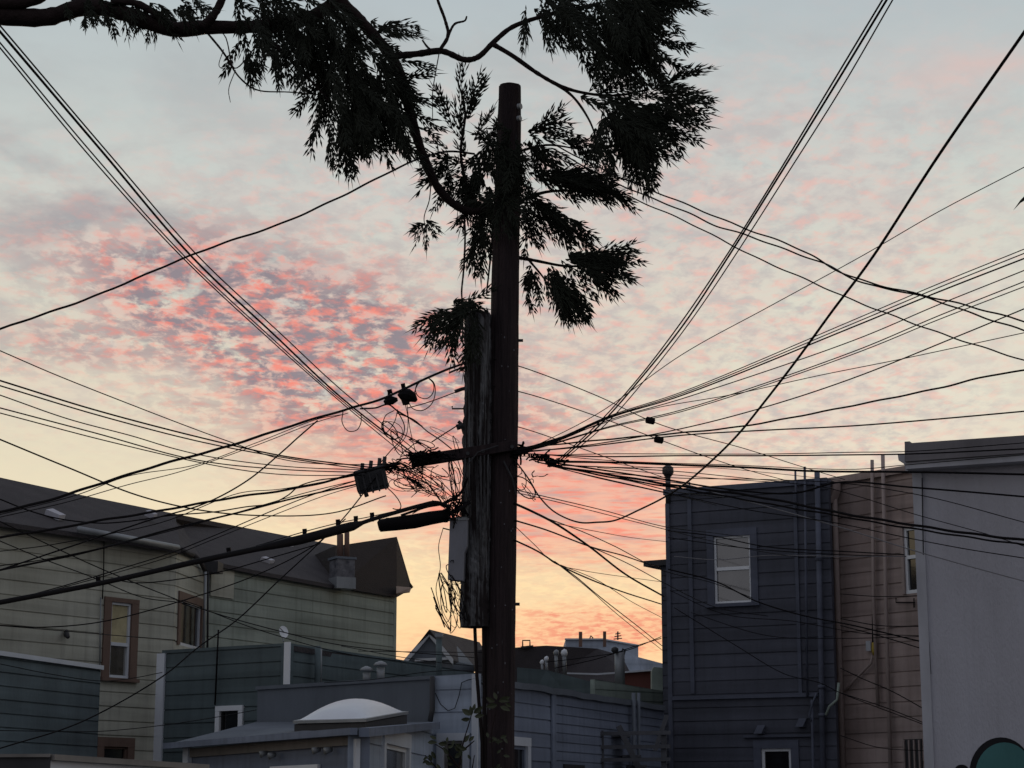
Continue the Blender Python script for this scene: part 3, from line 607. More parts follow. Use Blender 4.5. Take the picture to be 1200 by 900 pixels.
m = MB(); a, b = P(722, 852, 32.3), P(752, 915, 32.3); m.solid([a, a + Vector((.08, 0, .04)), b + Vector((.08, 0, .04)), b], Vector((0, .06, 0))); m.build('stringer', 'fence', st)
m = MB(); a, b = P(779, 838, 32.3), P(765, 880, 32.3); m.solid([a, a + Vector((.07, 0, .0)), b + Vector((.07, 0, 0)), b], Vector((0, .06, 0))); m.build('stringer', 'fence', st)
for k in range(5):
    m = MB(); p0 = P(724 + k * 6.2, 862 + k * 12, 32.36); m.box(p0 + Vector((.06, .3, 0)), (.30, .5, .035)); m.build('tread', 'fence', st)

# ================================================================== BACKGROUND ROOFS
W11 = Wall((476, 773, 52), (530, 773, 51)); gh = thing('gabled_house', 'distant house with a white trimmed gable peeking above the grey teal roof', 'house', W11.A0)
m = MB(); m.solid([P(474, 777, 52), P(503, 741, 52), P(531, 774, 51.6), P(531, 830, 51.6), P(474, 830, 52)], Vector((.5, 2, 0))); m.build('wall', 'slate', gh)
m = MB(); a, b, c2 = P(471, 776, 51.9), P(503, 738.5, 51.9), P(531, 772, 51.5)
for p, q in ((a, b), (b, c2)): m.solid([p, q, q + Vector((0, 0, -.16)), p + Vector((0, 0, -.16))], Vector((0, .12, 0)))
m.solid([P(486, 772, 51.9), P(528, 770, 51.6), P(528, 773, 51.6), P(486, 775, 51.9)], Vector((0, .1, 0)))
m.build('gable_trim', 'white', gh)
m = MB(); m.solid([P(503, 737.5, 51.8), P(562, 752.5, 58), P(585, 790, 57), P(532, 774, 51.6)], Vector((0, .1, -.12))); m.solid([P(503, 737.5, 51.8), P(562, 752.5, 58), P(535, 790, 60), P(472, 777, 52)], Vector((0, .1, -.12))); m.build('roof', 'roof', gh)
fp = thing('flue_pipe', 'square capped metal flue in front of the white gable', 'flue', P(514.5, 796, 28.2))
m = MB(); m.tube([P(514.5, 797, 28.2), P(514.5, 748, 28.2)], 3.6 / F * 28.2, 12); m.build('pipe', 'tealgrey', fp, True)
m = MB(); m.box(P(514.5, 744.5, 28.2), (.115, .115, .05)); m.build('cap', 'metal', fp)
# long dark roof right of the pole
dr = thing('dark_roof_house', 'distant long dark roofed house right of the pole, behind the blue siding', 'house', P(670, 800, 50))
m = MB(); m.solid([P(560, 762, 50), P(585, 760, 50), P(640, 756.5, 50), P(700, 760, 50), P(728, 768, 49.5), P(745, 800, 48), P(745, 850, 48), P(560, 850, 50)], Vector((0, 4, 0))); m.build('roof', 'roof', dr)
m = MB(); m.solid([P(613, 760, 49.9), P(625, 757.5, 49.9), P(625, 756, 49.9), P(610, 757.5, 49.9)], Vector((0, .1, 0))); m.tube([P(612.5, 758, 50), P(612.5, 750.5, 50), P(621, 750.5, 50), P(621, 757, 50)], .02, 5); m.build('roof_hatch_rail', 'darkmetal', dr)
m = MB(); m.solid([P(606, 782, 40), P(640, 785, 40), P(697, 800, 39.5), P(697, 850, 39.5), P(606, 850, 40)], Vector((0, .4, 0)))
sgr = thing('sage_house', 'sage green parapet house behind the blue grey siding, below the dark roof', 'house', P(700, 830, 39))
m.build('roof', 'tealgrey', sgr)
WG = Wall((697, 796, 36.9), (790, 812, 38.3)); siding(WG, [(697, 796), (790, 812)], (), .17, zmin=2.0).build('parapet', 'greenband', sgr)
m = MB(); m.solid([WG.pt((0, 0), -.13), WG.pt((WG.L, 0), -.13), WG.pt((WG.L, 2.0), -.13), WG.pt((0, 2.0), -.13)], -WG.n * .1); m.build('wall', 'greenband', sgr)
rb = thing('brick_building', 'strip of red brick wall with white coping below the distant dark roof', 'building', P(750, 810, 44))
m = MB(); m.solid([P(730, 789, 44), P(769, 785.5, 44), P(773, 850, 44), P(730, 850, 44)], Vector((0, .5, 0))); m.build('wall', 'brick', rb)
m = MB(); m.solid([P(662, 788, 43.9), P(700, 789, 43.9), P(769, 784, 43.9), P(769, 785.8, 43.9), P(700, 791, 43.9), P(662, 789.6, 43.9)], Vector((0, .1, 0))); m.solid([P(766.5, 785, 43.9), P(768.5, 785, 43.9), P(772, 810, 43.9), P(770, 810, 43.9)], Vector((0, .1, 0))); m.build('coping', 'white', rb)
gb = thing('green_shack', 'small pale green rooftop hut at the left edge of the navy annex', 'hut', P(770, 810, 42))
m = MB(); m.solid([P(764, 786, 42), P(766, 781.5, 42), P(790, 784, 42), P(790, 850, 42), P(764, 850, 42)], Vector((0, .4, 0))); m.build('wall', 'greenband', gb)
wb = thing('white_block_building', 'distant pale flat roofed building with two short chimneys on the skyline', 'building', P(710, 780, 75))
m = MB(); m.solid([P(663, 748.5, 75), P(706, 748.5, 75), P(748, 756, 75), P(748, 770, 75), P(786, 780, 74.5), P(786, 860, 74.5), P(663, 860, 75)], Vector((0, 5, 0))); m.build('wall', 'pale_blue', wb)
m = MB(); m.solid([P(662, 748, 74.9), P(706, 748, 74.9), P(749, 755.5, 74.9), P(749, 757, 74.9), P(706, 749.6, 74.9), P(662, 749.6, 74.9)], Vector((0, .2, 0))); m.build('coping', 'white', wb)
for x, y in ((680.3, 740.5), (708.5, 740)):
    m = MB(); m.tube([P(x, 758, 74.5), P(x, y, 74.5)], .065 if x < 700 else .06, 8); m.build('chimney', 'flue', wb)
m = MB(); m.tube([P(724, 750, 75), P(724, 740, 75)], .03, 5)
for y, hw_ in ((742, 3), (745, 4), (748, 5)): m.tube([P(724 - hw_, y + 1, 75), P(724 + hw_, y, 75)], .02, 5)
m.build('antenna', 'darkmetal', wb)
m = MB(); m.tube([P(691, 749, 75), P(692.5, 745, 75), P(695, 748, 75)], .03, 5); m.build('roof_peak_vent', 'darkmetal', wb)
# flue with ball cowl and rooftop vents
bc = thing('ball_cowl_flue', 'wide metal flue with round dark cowl on the green parapet roof', 'flue', P(726, 802, 38))
m = MB(); m.tube([P(726.5, 803, 38), P(726, 764, 38)], 6 / F * 38, 14); m.build('pipe', 'metal', bc, True)
m = MB(); m.tube([P(720.5, 765.5, 37.9), P(720.5, 763, 37.9), P(720.5, 760, 37.9), P(720.5, 758, 37.9)], [.03, .07, .068, .025], 12); m.build('cowl', 'darkmetal', bc, True)
m = MB(); m.tube([P(731, 768, 38), P(732.5, 762, 38), P(729, 760.5, 38)], .02, 6); m.build('bracket', 'darkmetal', bc)
for i, (x, y, wd, lab) in enumerate(((635, 774, 3.2, 'small tilted white vent, leftmost of the rooftop cluster'), (640, 770, 3.5, 'short white vent beside the leftmost vent of the rooftop cluster'), (651.5, 763, 4.2, 'tall rooftop vent in the middle of the cluster'), (661, 763, 5, 'widest white rooftop vent, rightmost of the cluster'))):
    t = thing('turbine_vent', lab, 'vent', P(x, 790, 42), 'rooftop vents right of the pole')
    m = MB(); m.tube([P(x + 1, 790, 42), P(x, y + 4, 42)], wd * .5 / F * 42, 10); m.build('stub', 'metal', t, True)
    m = MB(); c0 = P(x, y + 2, 42); r_ = wd * .8 / F * 42; m.tube([c0 - Vector((.02, 0, r_)), c0 - Vector((0, 0, r_ * .4)), c0 + Vector((.01, 0, r_ * .4)), c0 + Vector((.03, 0, r_))], [r_ * .5, r_, r_ * .9, r_ * .4], 12); m.build('cap', 'bright' if i != 2 else 'metal', t, True)
# ================================================================== POLES
PY = 23.0
def wpole(pts, m, seg=28, wob=.006, seed=1, splitlow=False):
    """pts: (cx, y, width px). irregular round timber"""
    rnd = random.Random(seed); ph = [rnd.uniform(0, 6.28) for _ in range(8)]; N_ = 70; b = len(m.v)
    ys = [pts[0][1] + (pts[-1][1] - pts[0][1]) * i / N_ for i in range(N_ + 1)]
    for i, y in enumerate(ys):
        for k in range(len(pts) - 1):
            if pts[k][1] <= y <= pts[k + 1][1] or k == len(pts) - 2:
                t = (y - pts[k][1]) / (pts[k + 1][1] - pts[k][1]); cx = pts[k][0] + (pts[k + 1][0] - pts[k][0]) * t; wd = pts[k][2] + (pts[k + 1][2] - pts[k][2]) * t; break
        c0 = P(cx, y, pts[0][3]); r = wd / 2 / F * pts[0][3] * (1 + wob * 1.0 * math.sin(y * .09 + ph[3]) * math.sin(y * .031 + ph[4]))
        for q in range(seg):
            an = 2 * math.pi * q / seg
            rr = r * (1 + .025 * math.sin(3 * an + ph[0] + c0.z * 1.3) + .018 * math.sin(7 * an + ph[1] + c0.z * .7) + .02 * math.sin(13 * an + ph[2])) + wob * rnd.uniform(-1, 1) * .35
            m.v.append(c0 + Vector((math.cos(an) * rr, math.sin(an) * rr, 0)))
    for i in range(N_):
        for q in range(seg): q2 = (q + 1) % seg; a = b + i * seg; m.f.append((a + q, a + seg + q, a + seg + q2, a + q2))
    m.f.append(tuple(b + q for q in range(seg))); e = b + N_ * seg; m.f.append(tuple(e + q for q in range(seg - 1, -1, -1)))
up_ = thing('utility_pole', 'tall dark creosoted wooden utility pole carrying the crossarm, centre of the picture', 'pole', (P(580, 1110, PY).x, PY, 0))
m = MB(); wpole([(597.5, 101, 27, PY), (594, 260, 32), (590.5, 450, 34), (588, 600, 35), (583.5, 900, 38), (579.5, 1122, 39)], m); m.build('shaft', 'newwood', up_)
m = MB(); 
for (x, y) in ((611, 399), (607, 708)): c0 = P(x, y, PY); m.tube([c0 - Vector((.1, 0, 0)), c0 + Vector((.02, 0, 0))], .018, 8)
m.build('bolt', 'darkmetal', up_)
for (x, y, r_) in ((607.5, 125, 5), (607, 139, 4.5)):
    m = MB(); c0 = P(x, y, PY - .155); m.tube([c0, c0 + Vector((.03, -.02, 0))], r_ / F * PY * .75, 14); m.build('tag_disc', 'metal', up_)
m = MB(); rnd = random.Random(15)
for k in range(26):
    y = rnd.uniform(130, 860); t = (y - 101) / 799; cx = 597.5 - 14 * t; wd = 13 + 5.5 * t; u = rnd.uniform(-.8, .8); yy = PY - math.sqrt(max(0, 1 - u * u)) * wd / F * PY - .004
    l_ = rnd.uniform(14, 60); m.spike(P(cx + u * wd, y, yy), P(cx + u * wd - l_ * .014 + rnd.uniform(-.8, .8), y + l_, yy - .003), rnd.uniform(.008, .02), Vector((1, 0, 0)))
m.build('splinter_ridges', 'oldwood', up_)
m = MB()
for k in range(30):
    y = rnd.uniform(380, 880); t = (y - 101) / 799; cx = 597.5 - 14 * t; wd = 13 + 5.5 * t; u = rnd.uniform(-.8, .8); yy = PY - math.sqrt(max(0, 1 - u * u)) * wd / F * PY - .01
    m.box(P(cx + u * wd, y, yy), (rnd.uniform(.008, .018), .006, rnd.uniform(.006, .025)))
m.build('staples', 'stone', up_)
# crossarm
m = MB(); a, b = P(482, 541, PY - .26), P(606, 521, PY - .26)
m.hexa([a + Vector((0, 0, -.06)), b + Vector((0, 0, -.06)), b + Vector((0, .1, -.06)), a + Vector((0, .1, -.06)), a + Vector((0, 0, .07)), b + Vector((0, 0, .06)), b + Vector((0, .1, .06)), a + Vector((0, .1, .07))])
m.build('crossarm', 'newwood', up_, bevel=.008)
m = MB(); 
for x in (548, 566, 600): c0 = P(x, 541 - (x - 480) * .15, PY - .3); m.tube([c0 + Vector((0, .02, 0)), c0 + Vector((0, .1, 0))], .022, 10)
m.build('bolt', 'darkmetal', up_)
m = MB(); m.tube([P(590, 540, PY - .2), P(600, 560, PY - .2), P(605, 580, PY - .15)], .012, 6); m.tube([P(584, 522, PY - .3), P(560, 530, PY - .31), P(548, 545, PY - .3)], .008, 6); m.build('brace', 'darkmetal', up_)
op = thing('old_pole', 'shorter weathered grey pole stub sawn off at the bottom and lashed to the tall pole', 'pole', P(557, 735, PY))
m = MB(); wpole([(560, 367, 28, PY - .06), (560, 374, 33), (560.5, 450, 33), (559, 560, 34), (556.5, 735, 35)], m, seed=5, wob=.03); m.build('shaft', 'oldwood', op)
m = MB(); rnd = random.Random(8)
for k in range(9):
    x = rnd.uniform(548, 572); m.spike(P(x, 369, PY - .1), P(x + rnd.uniform(-3, 3), 362 - rnd.uniform(0, 4), PY - .1), .03, Vector((1, 0, 0)))
m.build('splinters', 'oldwood', op)
m = MB()
for k in range(7): x = 545 + k * 4.6; m.spike(P(x, rnd.uniform(380, 420), PY - .25), P(x + rnd.uniform(-2, 2), rnd.uniform(640, 720), PY - .245), .022, Vector((1, 0, 0)))
m.build('splinter_ridges', 'oldwood', op)
# steel pegs and fittings on the left of the old pole
for pts, r_ in ((((544, 479), (530, 479), (530, 476)), .010), (((546, 455), (541, 456), (533, 459)), .022), (((546, 500), (541, 499), (535, 501)), .035), (((537, 494), (541, 497), (544, 508)), .02), (((545, 430), (533, 434), (526, 437)), .012)):
    m = MB(); m.tube([P(x, y, PY - .06) for x, y in pts], r_, 8); m.build('peg', 'darkmetal', op)
# two conduits under the cut end
for x0, x1, lab in ((556, 565, 'left conduit of two running down from the cut end of the old pole'), (566.5, 569, 'right conduit below the old pole cut end, close to the tall pole')):
    m = MB(); m.tube([P(x0, 725, PY - .1), P(x0 + (x1 - x0) * .3, 790, PY - .1), P(x1, 870, PY - .12), P(x1 + 1, 1120, PY - .15)], .020, 8); tag(m.build('conduit', 'rubber_b', None, True), lab, 'conduit', 'conduits below the old pole')
# grey cabinet
cb = thing('equipment_cabinet', 'tall narrow grey metal box fixed on the left side of the old pole', 'cabinet', P(536, 683, PY - .32))
m = MB(); q = [P(527, 609, PY - .36), P(548, 608, PY - .3), P(547.5, 640, PY - .3), P(544, 648, PY - .3), P(543, 681, PY - .3), P(524.5, 679, PY - .36)]; m.solid(q, Vector((.02, .16, 0))); m.build('body', mat('cabinet_paint', (.24, .25, .29), .6), cb, bevel=.008)
m = MB(); m.solid([P(526, 606.5, PY - .38), P(549, 605.5, PY - .31), P(549, 609, PY - .31), P(526, 610, PY - .38)], Vector((.02, .2, 0))); m.build('lid', 'metal', cb)
m = MB(); m.tube([P(519, 619, PY - .3), P(527, 621, PY - .33)], .008, 5); m.build('bracket', 'darkmetal', cb)
# terminal box on the left bundle
tb = thing('terminal_box', 'dark rectangular terminal box hanging from the cables left of the crossarm', 'terminal box', P(436, 578, PY - .5))
tm = Matrix.Rotation(R(10), 3, 'Y') @ Matrix.Rotation(R(20), 3, 'Z')
m = MB(); m.box(P(435, 562, PY - .5), (.36, .2, .25), Matrix.Rotation(R(-13), 3, 'Y')); m.build('case', 'darkmetal', tb, bevel=.02)
m = MB()
for k in range(5): m.box(P(420 + k * 7.5, 570 - k * 1.9, PY - .62), (.018, .05, .22), Matrix.Rotation(R(-13), 3, 'Y'))
m.build('rib', 'darkmetal', tb)
m = MB()
for x in (424, 434, 444, 450): m.tube([P(x, 552 - (x - 424) * .25, PY - .5), P(x + 1, 543 - (x - 424) * .3, PY - .5)], .022, 8)
m.tube([P(428, 576, PY - .5), P(430, 582, PY - .5)], .025, 8); m.build('gland', 'darkmetal', tb)
# splice case
sc = thing('splice_case', 'thick black cylindrical splice case hanging from the cable left of the grey cabinet', 'splice case', P(486, 618, PY - .3))
m = MB(); q = [P(x, y, PY - .3) for x, y in ((443, 616.5), (445, 616), (465, 613.5), (485, 611), (505, 607), (528, 603.5))]; m.tube(q, [.045, .072, .08, .083, .078, .068], 14); m.build('body', 'rubber', sc, True)
m = MB()
for x, y in ((455, 621), (522, 611)): m.tube([P(x, y - 14, PY - .3), P(x, y + 1, PY - .3)], .03, 8)
m.build('clamp', 'rubber', sc)
# spliced terminals on the upper left messenger
def closure(pts, rad, lab, name='cable_closure', grp=None, Yd=PY - .4, mm='rubber', seg=9):
    m = MB(); m.tube([P(x, y, Yd) for x, y in pts], rad, seg); return tag(m.build(name, mm, None), lab, 'cable closure', grp)
c1 = thing('hanging_terminal', 'lumpy black terminal hung by a strap from the upper left cable', 'terminal', P(478, 473, PY - .4))
m = MB(); m.tube([P(x, y, PY - .4) for x, y in ((468, 466), (472, 463), (478, 464), (484, 466), (488, 470))], [.04, .075, .085, .06, .02], 9); m.tube([P(474, 462, PY - .4), P(476, 474, PY - .4)], [.06, .04], 8); m.build('body', 'rubber', c1)
m = MB(); m.tube([P(472.5, 463, PY - .4), P(472.5, 452, PY - .4)], .02, 7); m.tube([P(470, 452.5, PY - .4), P(475, 451.5, PY - .4)], .03, 7); m.build('strap', 'rubber', c1)
c2_ = thing('hanging_terminal', 'small black terminal hung by a strap just left of the lumpy one', 'terminal', P(458, 472, PY - .4))
m = MB(); m.tube([P(x, y, PY - .4) for x, y in ((450, 472), (454, 470), (460, 469), (466, 468))], [.02, .05, .05, .02], 8); m.build('body', 'rubber', c2_)
m = MB(); m.tube([P(455.5, 468, PY - .4), P(456, 459, PY - .4)], .017, 7); m.tube([P(454, 459.5, PY - .4), P(459.5, 458, PY - .4)], .027, 7); m.build('strap', 'rubber', c2_)
for (x, y, an, lab) in ((762, 493, 12, 'dark barrel insulator on the upper stay wire right of the poles'), (772, 515.5, 14, 'dark barrel insulator on the lower stay wire right of the poles')):
    dx = 5.5; closure([(x - dx, y - 1.2), (x - dx + 1, y - 1), (x, y), (x + dx - 1, y + 1), (x + dx, y + 1.2)], [.022, .04, .042, .04, .022], lab, 'insulator', 'barrel insulators on the stay wires', PY)

# ================================================================== CABLES
def spline(pts, per=10):
    n = len(pts); out = []
    if n == 2: return [tuple(pts[0][k] + (pts[1][k] - pts[0][k]) * i / per for k in range(2)) for i in range(per + 1)]
    q = [tuple(2 * pts[0][k] - pts[1][k] for k in range(2))] + list(pts) + [tuple(2 * pts[-1][k] - pts[-2][k] for k in range(2))]
    for i in range(1, n):
        p0, p1, p2, p3 = q[i - 1], q[i], q[i + 1], q[i + 2]
        d = lambda a, b: max(math.hypot(b[0] - a[0], b[1] - a[1]) ** .5, 1e-4)
        t0 = 0; t1 = t0 + d(p0, p1); t2 = t1 + d(p1, p2); t3 = t2 + d(p2, p3)
        for j in range(per):
            t = t1 + (t2 - t1) * j / per
            L_ = lambda a, b, ta, tb: tuple(((tb - t) * a[k] + (t - ta) * b[k]) / (tb - ta) for k in range(2))
            A1 = L_(p0, p1, t0, t1); A2 = L_(p1, p2, t1, t2); A3 = L_(p2, p3, t2, t3); B1 = L_(A1, A2, t0, t2); B2 = L_(A2, A3, t1, t3); out.append(L_(B1, B2, t1, t2))
    out.append(tuple(pts[-1])); return out
EXTRA = 260
def cable(lab, grp, wpx, Y0, Y1, pts, mm='rubber', ref=None, name='overhead_cable', wob=0.0, cat='cable', seg=6):
    """pts from the pole (depth Y0) outward (depth Y1); wpx is the width in the picture at the pole end"""
    pts = [tuple(p) for p in pts]; k = len(pts) - 1
    if Y1 < Y0 and 'heavy black' not in lab and 'steep bundle' not in lab: Y1 = Y0 + (Y1 - Y0) * .5
    wpx = max(wpx * (.88 if wpx < 2.6 else 1), .95)
    x, y = pts[-1]; L0 = sum(math.dist(pts[i], pts[i + 1]) for i in range(k))
    ext = 0
    if x <= 0 or x >= 1200 or y <= 0:
        dx, dy = x - pts[-2][0], y - pts[-2][1]; l_ = math.hypot(dx, dy); pts.append((x + dx / l_ * EXTRA, y + dy / l_ * EXTRA)); ext = 1
    q = spline(pts); r = wpx / 2 / F * Y0; rnd = random.Random(hash_(lab)); ph = rnd.uniform(0, 6)
    o = []; s = 0
    for i, p in enumerate(q):
        if i: s += math.dist(q[i - 1], p)
        iv = 1 / Y0 + (1 / Y1 - 1 / Y0) * min(s / L0, 1.35); Yd = 1 / iv
        v = P(p[0], p[1], Yd)
        if wob: v += Vector((0, 0, wob * math.sin(s * .11 + ph) + wob * .6 * math.sin(s * .037 + ph * 2)))
        o.append(v)
    m = MB(); m.tube(o, r, seg); return tag(m.build(name, mm, None, True), lab, cat, grp)
def hash_(t): return sum((i + 1) * ord(ch_) for i, ch_ in enumerate(t)) % 99991
HUBL, HUBR = (484, 534), (616, 528)
G = 'wires climbing to the top left'
cable('outermost right wire of the steep bundle climbing to the top left corner', G, 1.3, 22.6, 11, [(496, 535), (400, 457), (330, 392), (232, 300), (130, 183), (0, 30)])
cable('thickest wire of the steep bundle climbing to the top left corner', G, 2.0, 22.6, 11, [(490, 536), (400, 466), (322, 393), (224, 300), (120, 178), (0, 37)])
cable('third wire from the right in the steep bundle climbing to the top left corner', G, 1.2, 22.6, 11, [(484, 535), (400, 469), (315, 393), (216, 300), (110, 182), (0, 50)])
cable('outermost left wire of the steep bundle climbing to the top left corner', G, 1.2, 22.6, 11, [(480, 538), (398, 470), (312, 394), (212, 300), (106, 184), (0, 56)])
cable('twisted service cable rising from the left edge to the tree foliage beside the pole', None, 2.6, 22.8, 15, [(556, 180), (520, 178), (490, 187), (462, 199), (400, 230), (330, 262), (258, 286), (222, 300), (110, 347), (0, 386)], wob=.004)
G = 'wires sagging off to the left edge'
cable('topmost thin wire leaving at the left edge below the twisted service cable', G, 1.2, 22.5, 12, [(470, 545), (340, 540), (270, 518), (130, 465), (60, 437), (0, 411)])
cable('second wire from the top in the left sagging set, thicker than its neighbours', G, 1.9, 22.5, 13, [(445, 549), (330, 534), (240, 514), (110, 480), (0, 446)])
cable('wire just under the thicker one in the left sagging set', G, 1.6, 22.5, 13, [(445, 551), (390, 545), (250, 521), (120, 488), (0, 452)])
cable('kinked thin wire in the middle of the left sagging set', G, 1.3, 22.5, 13, [(440, 551), (340, 547), (250, 536), (205, 526), (155, 511), (80, 491), (0, 463)])
cable('upper of the two lowest wires in the left sagging set', G, 1.5, 22.5, 13, [(436, 554), (330, 550), (230, 539), (110, 507), (0, 478)])
cable('lowest wire in the left sagging set', G, 1.3, 22.5, 13, [(434, 557), (330, 556), (260, 547), (130, 518), (0, 484)])
cable('long drooping wire crossing the dark roof ridge at the left', None, 1.8, 22.5, 14, [(452, 581), (390, 601), (300, 604), (230, 597), (160, 580), (80, 548), (0, 515)])
G = 'cables running left from the terminals'
cable('thick messenger cable descending left from the hanging terminals over the dark roof', G, 3.0, 22.5, 13, [(545, 425), (500, 443), (470, 458), (440, 470), (412, 478), (370, 490), (267, 523), (200, 541), (117, 567), (50, 588), (0, 600)], wob=.003)
cable('thin companion wire just under the thick descending messenger', G, 1.1, 22.5, 13, [(400, 486), (373, 491), (300, 519), (228, 545), (150, 558), (90, 580), (0, 603)])
cable('lower thin companion wire under the thick descending messenger', G, 1.1, 22.5, 13, [(408, 484), (370, 495), (300, 522), (210, 553), (150, 568), (80, 588), (0, 606)])
cable('loose cable swinging down from the messenger across the pale sky at the left', None, 2.0, 22.5, 16, [(372, 493), (350, 512), (330, 530), (290, 563), (240, 590), (180, 608), (120, 628), (60, 648), (0, 668)])
cable('wavy cable looping along the lower left bundle', G, 1.8, 22.6, 18, [(455, 549), (420, 556), (395, 560), (372, 563), (350, 570), (338, 580), (318, 590), (288, 594), (250, 600), (200, 604), (150, 611), (117, 613), (70, 608), (33, 598), (0, 585)])
G = 'cables fanning down to the left edge'
cable('upper thick cable of the lower left fan over the roof', G, 2.8, 22.6, 14, [(470, 543), (425, 553), (375, 566), (330, 575), (275, 583), (200, 596), (167, 602), (100, 613), (70, 619), (27, 625), (0, 630)], wob=.003)
cable('second thin wire of the lower left fan', G, 1.2, 22.6, 14, [(440, 553), (330, 573), (280, 578), (190, 612), (100, 631), (50, 640), (0, 646)])
cable('third thin wire of the lower left fan', G, 1.3, 22.6, 14, [(430, 560), (360, 577), (290, 597), (200, 622), (120, 642), (50, 656), (0, 663)])
cable('thick lower cable of the lower left fan crossing the gutter', G, 2.5, 22.6, 14, [(425, 566), (340, 585), (290, 598), (200, 620), (150, 634), (93, 649), (50, 658), (0, 668)])
cable('thin wire passing just above the main black cable at the left', G, 1.4, 22.6, 14, [(428, 560), (380, 575), (330, 594), (250, 628), (200, 648), (133, 669), (80, 685), (37, 697), (0, 708)])
cable('paired thin wire beside the one above the main black cable at the left', G, 1.1, 22.6, 14, [(430, 566), (380, 581), (330, 600), (250, 632), (200, 652), (133, 672), (60, 692), (0, 706)])
# main bundle
m = MB(); pts = spline([(526, 594), (511, 589), (493, 592.5), (464, 600.5), (434, 609.5), (412, 617), (400, 620), (370, 628), (350, 633), (240, 656), (120, 683), (0, 706), (-220, 748)]); o = []; rr = []
for x, y in pts:
    t = (530 - x) / 530; Yd = 1 / (1 / 22.5 + (1 / 17 - 1 / 22.5) * t); o.append(P(x, y, Yd)); wd = 5.0 if x > 425 else (11.5 if 345 < x < 412 else 7.0 if x > 200 else 6.2)
    if 412 <= x <= 425: wd = 5 + (425 - x) / 13 * 6.5
    if 300 < x <= 345: wd = 7 + (x - 300) / 45 * 4.5
    rr.append(wd / 2 / F * Yd)
m.tube(o, rr, 9); mainc = tag(m.build('trunk_cable', 'rubber', None, True), 'very thick black trunk cable running from the left edge up to the splice case', 'cable')
m = MB()
for x, y in ((396, 613), (417, 609), (436, 605), (357, 624), (268, 646), (115, 680)):
    m.tube([P(x, y + 6, 21.9), P(x, y - 3, 21.9)], .024, 7); m.tube([P(x - 2.5, y - 2, 21.9), P(x + 2.5, y - 2.5, 21.9)], .022, 7)
m.build('cable_clip', 'rubber', None); o_ = bpy.context.scene.collection.objects[-1]
o_['_w'] = tuple(o_.location); o_.parent = mainc; o_.location = o_.location - mainc.location
cable('thin lashing wire strung along the top of the trunk cable', None, 1.3, 22.5, 17, [(480, 595), (436, 605), (396, 613), (357, 623), (300, 640)])
G = 'drop wires crossing the cream house'
cable('drooping drop wire sagging across the cream wall above the left window', G, 1.7, 22.5, 20, [(405, 608), (367, 640), (300, 674), (200, 708), (117, 729), (50, 735), (0, 733)])
cable('short drop wire curving from the trunk cable to the right of the left window', G, 1.6, 22.3, 22, [(375, 637), (320, 653), (267, 668), (200, 680), (160, 683), (133, 679)])
cable('long straight drop wire running down to the bottom left corner', G, 1.7, 22.4, 16, [(440, 560), (400, 610), (367, 643), (327, 680), (277, 727), (233, 758), (190, 793), (93, 847), (0, 877)])
cable('thin wire sloping down right from the left edge across the cream wall', G, 1.2, 28, 15, [(560, 771), (400, 756), (333, 741), (244, 716), (183, 693), (122, 668), (67, 643), (0, 611)])
cable('lower thin wire sloping down right from the left edge across the cream wall', G, 1.1, 28, 15, [(470, 775), (400, 765), (300, 737), (220, 708), (167, 700), (110, 677), (48, 654), (0, 634)])
cable('nearly level thin wire across the cream house below the windows tops', G, 1.0, 33, 18, [(205, 750), (140, 745), (70, 739), (0, 733)])
cable('faint wire crossing the teal annex low at the left', G, 1.0, 27, 17, [(300, 832), (250, 841), (190, 850), (117, 857), (60, 857), (0, 856)])
cable('short wire reaching the white corner board of the grey teal house', G, 1.0, 30.5, 22, [(190, 788), (180, 790), (160, 794), (120, 798), (60, 790), (0, 778)])
# level wires across the low roofs
G = 'thin level wires above the low roofs'
for i, (pts, lab) in enumerate((([(600, 765), (500, 764), (420, 763)], 'highest level wire above the low roofs beside the pole'), ([(598, 782), (540, 779), (470, 770), (400, 757)], 'wire dipping to the right over the low roofs'), ([(600, 790), (520, 786), (430, 797), (380, 800)], 'level wire touching the slate parapet'))):
    cable(lab, G, 1.0, 24, 26, pts)
# RIGHT SIDE
G = 'steep wires climbing to the top right'
cable('left wire of the steep bundle climbing to the top right', G, 1.6, 22.8, 12, [(652, 541), (700, 497), (750, 441), (798, 378), (851, 300), (910, 206), (972, 103), (1034, 0)])
cable('thick middle wire of the steep bundle climbing to the top right', G, 2.0, 22.8, 12, [(655, 541), (703, 498), (753, 441), (802, 379), (854, 300), (913, 206), (976, 104), (1039, 0)])
cable('right wire of the steep bundle climbing to the top right', G, 1.3, 22.8, 12, [(662, 538), (710, 497), (760, 440), (808, 378), (861, 300), (925, 200), (988, 100), (1046, 0)])
cable('heavy black cable dropping from the top right to a sag beside the pole', None, 1.9, 22.8, 9.0, [(604, 540), (620, 562), (632, 582), (650, 600), (678, 612), (700, 612), (720, 610), (750, 597), (778, 583), (800, 569), (835, 539), (865, 509), (895, 472), (935, 420), (975, 365), (1020, 305), (1100, 182), (1200, 38)], seg=8)
cable('hair thin wire rising to the right edge above the twisted service wires', None, 1.0, 22.8, 14, [(612, 530), (700, 485), (800, 415), (900, 360), (1010, 300), (1100, 248), (1200, 196)])
G = 'twisted service wires falling to the right edge'
cable('upper twisted service wire falling to the right edge', G, 2.2, 22.6, 14, [(640, 165), (690, 190), (730, 209), (800, 238), (880, 270), (925, 287), (950, 299), (975, 314), (1010, 328), (1085, 347), (1140, 360), (1200, 376)], wob=.006)
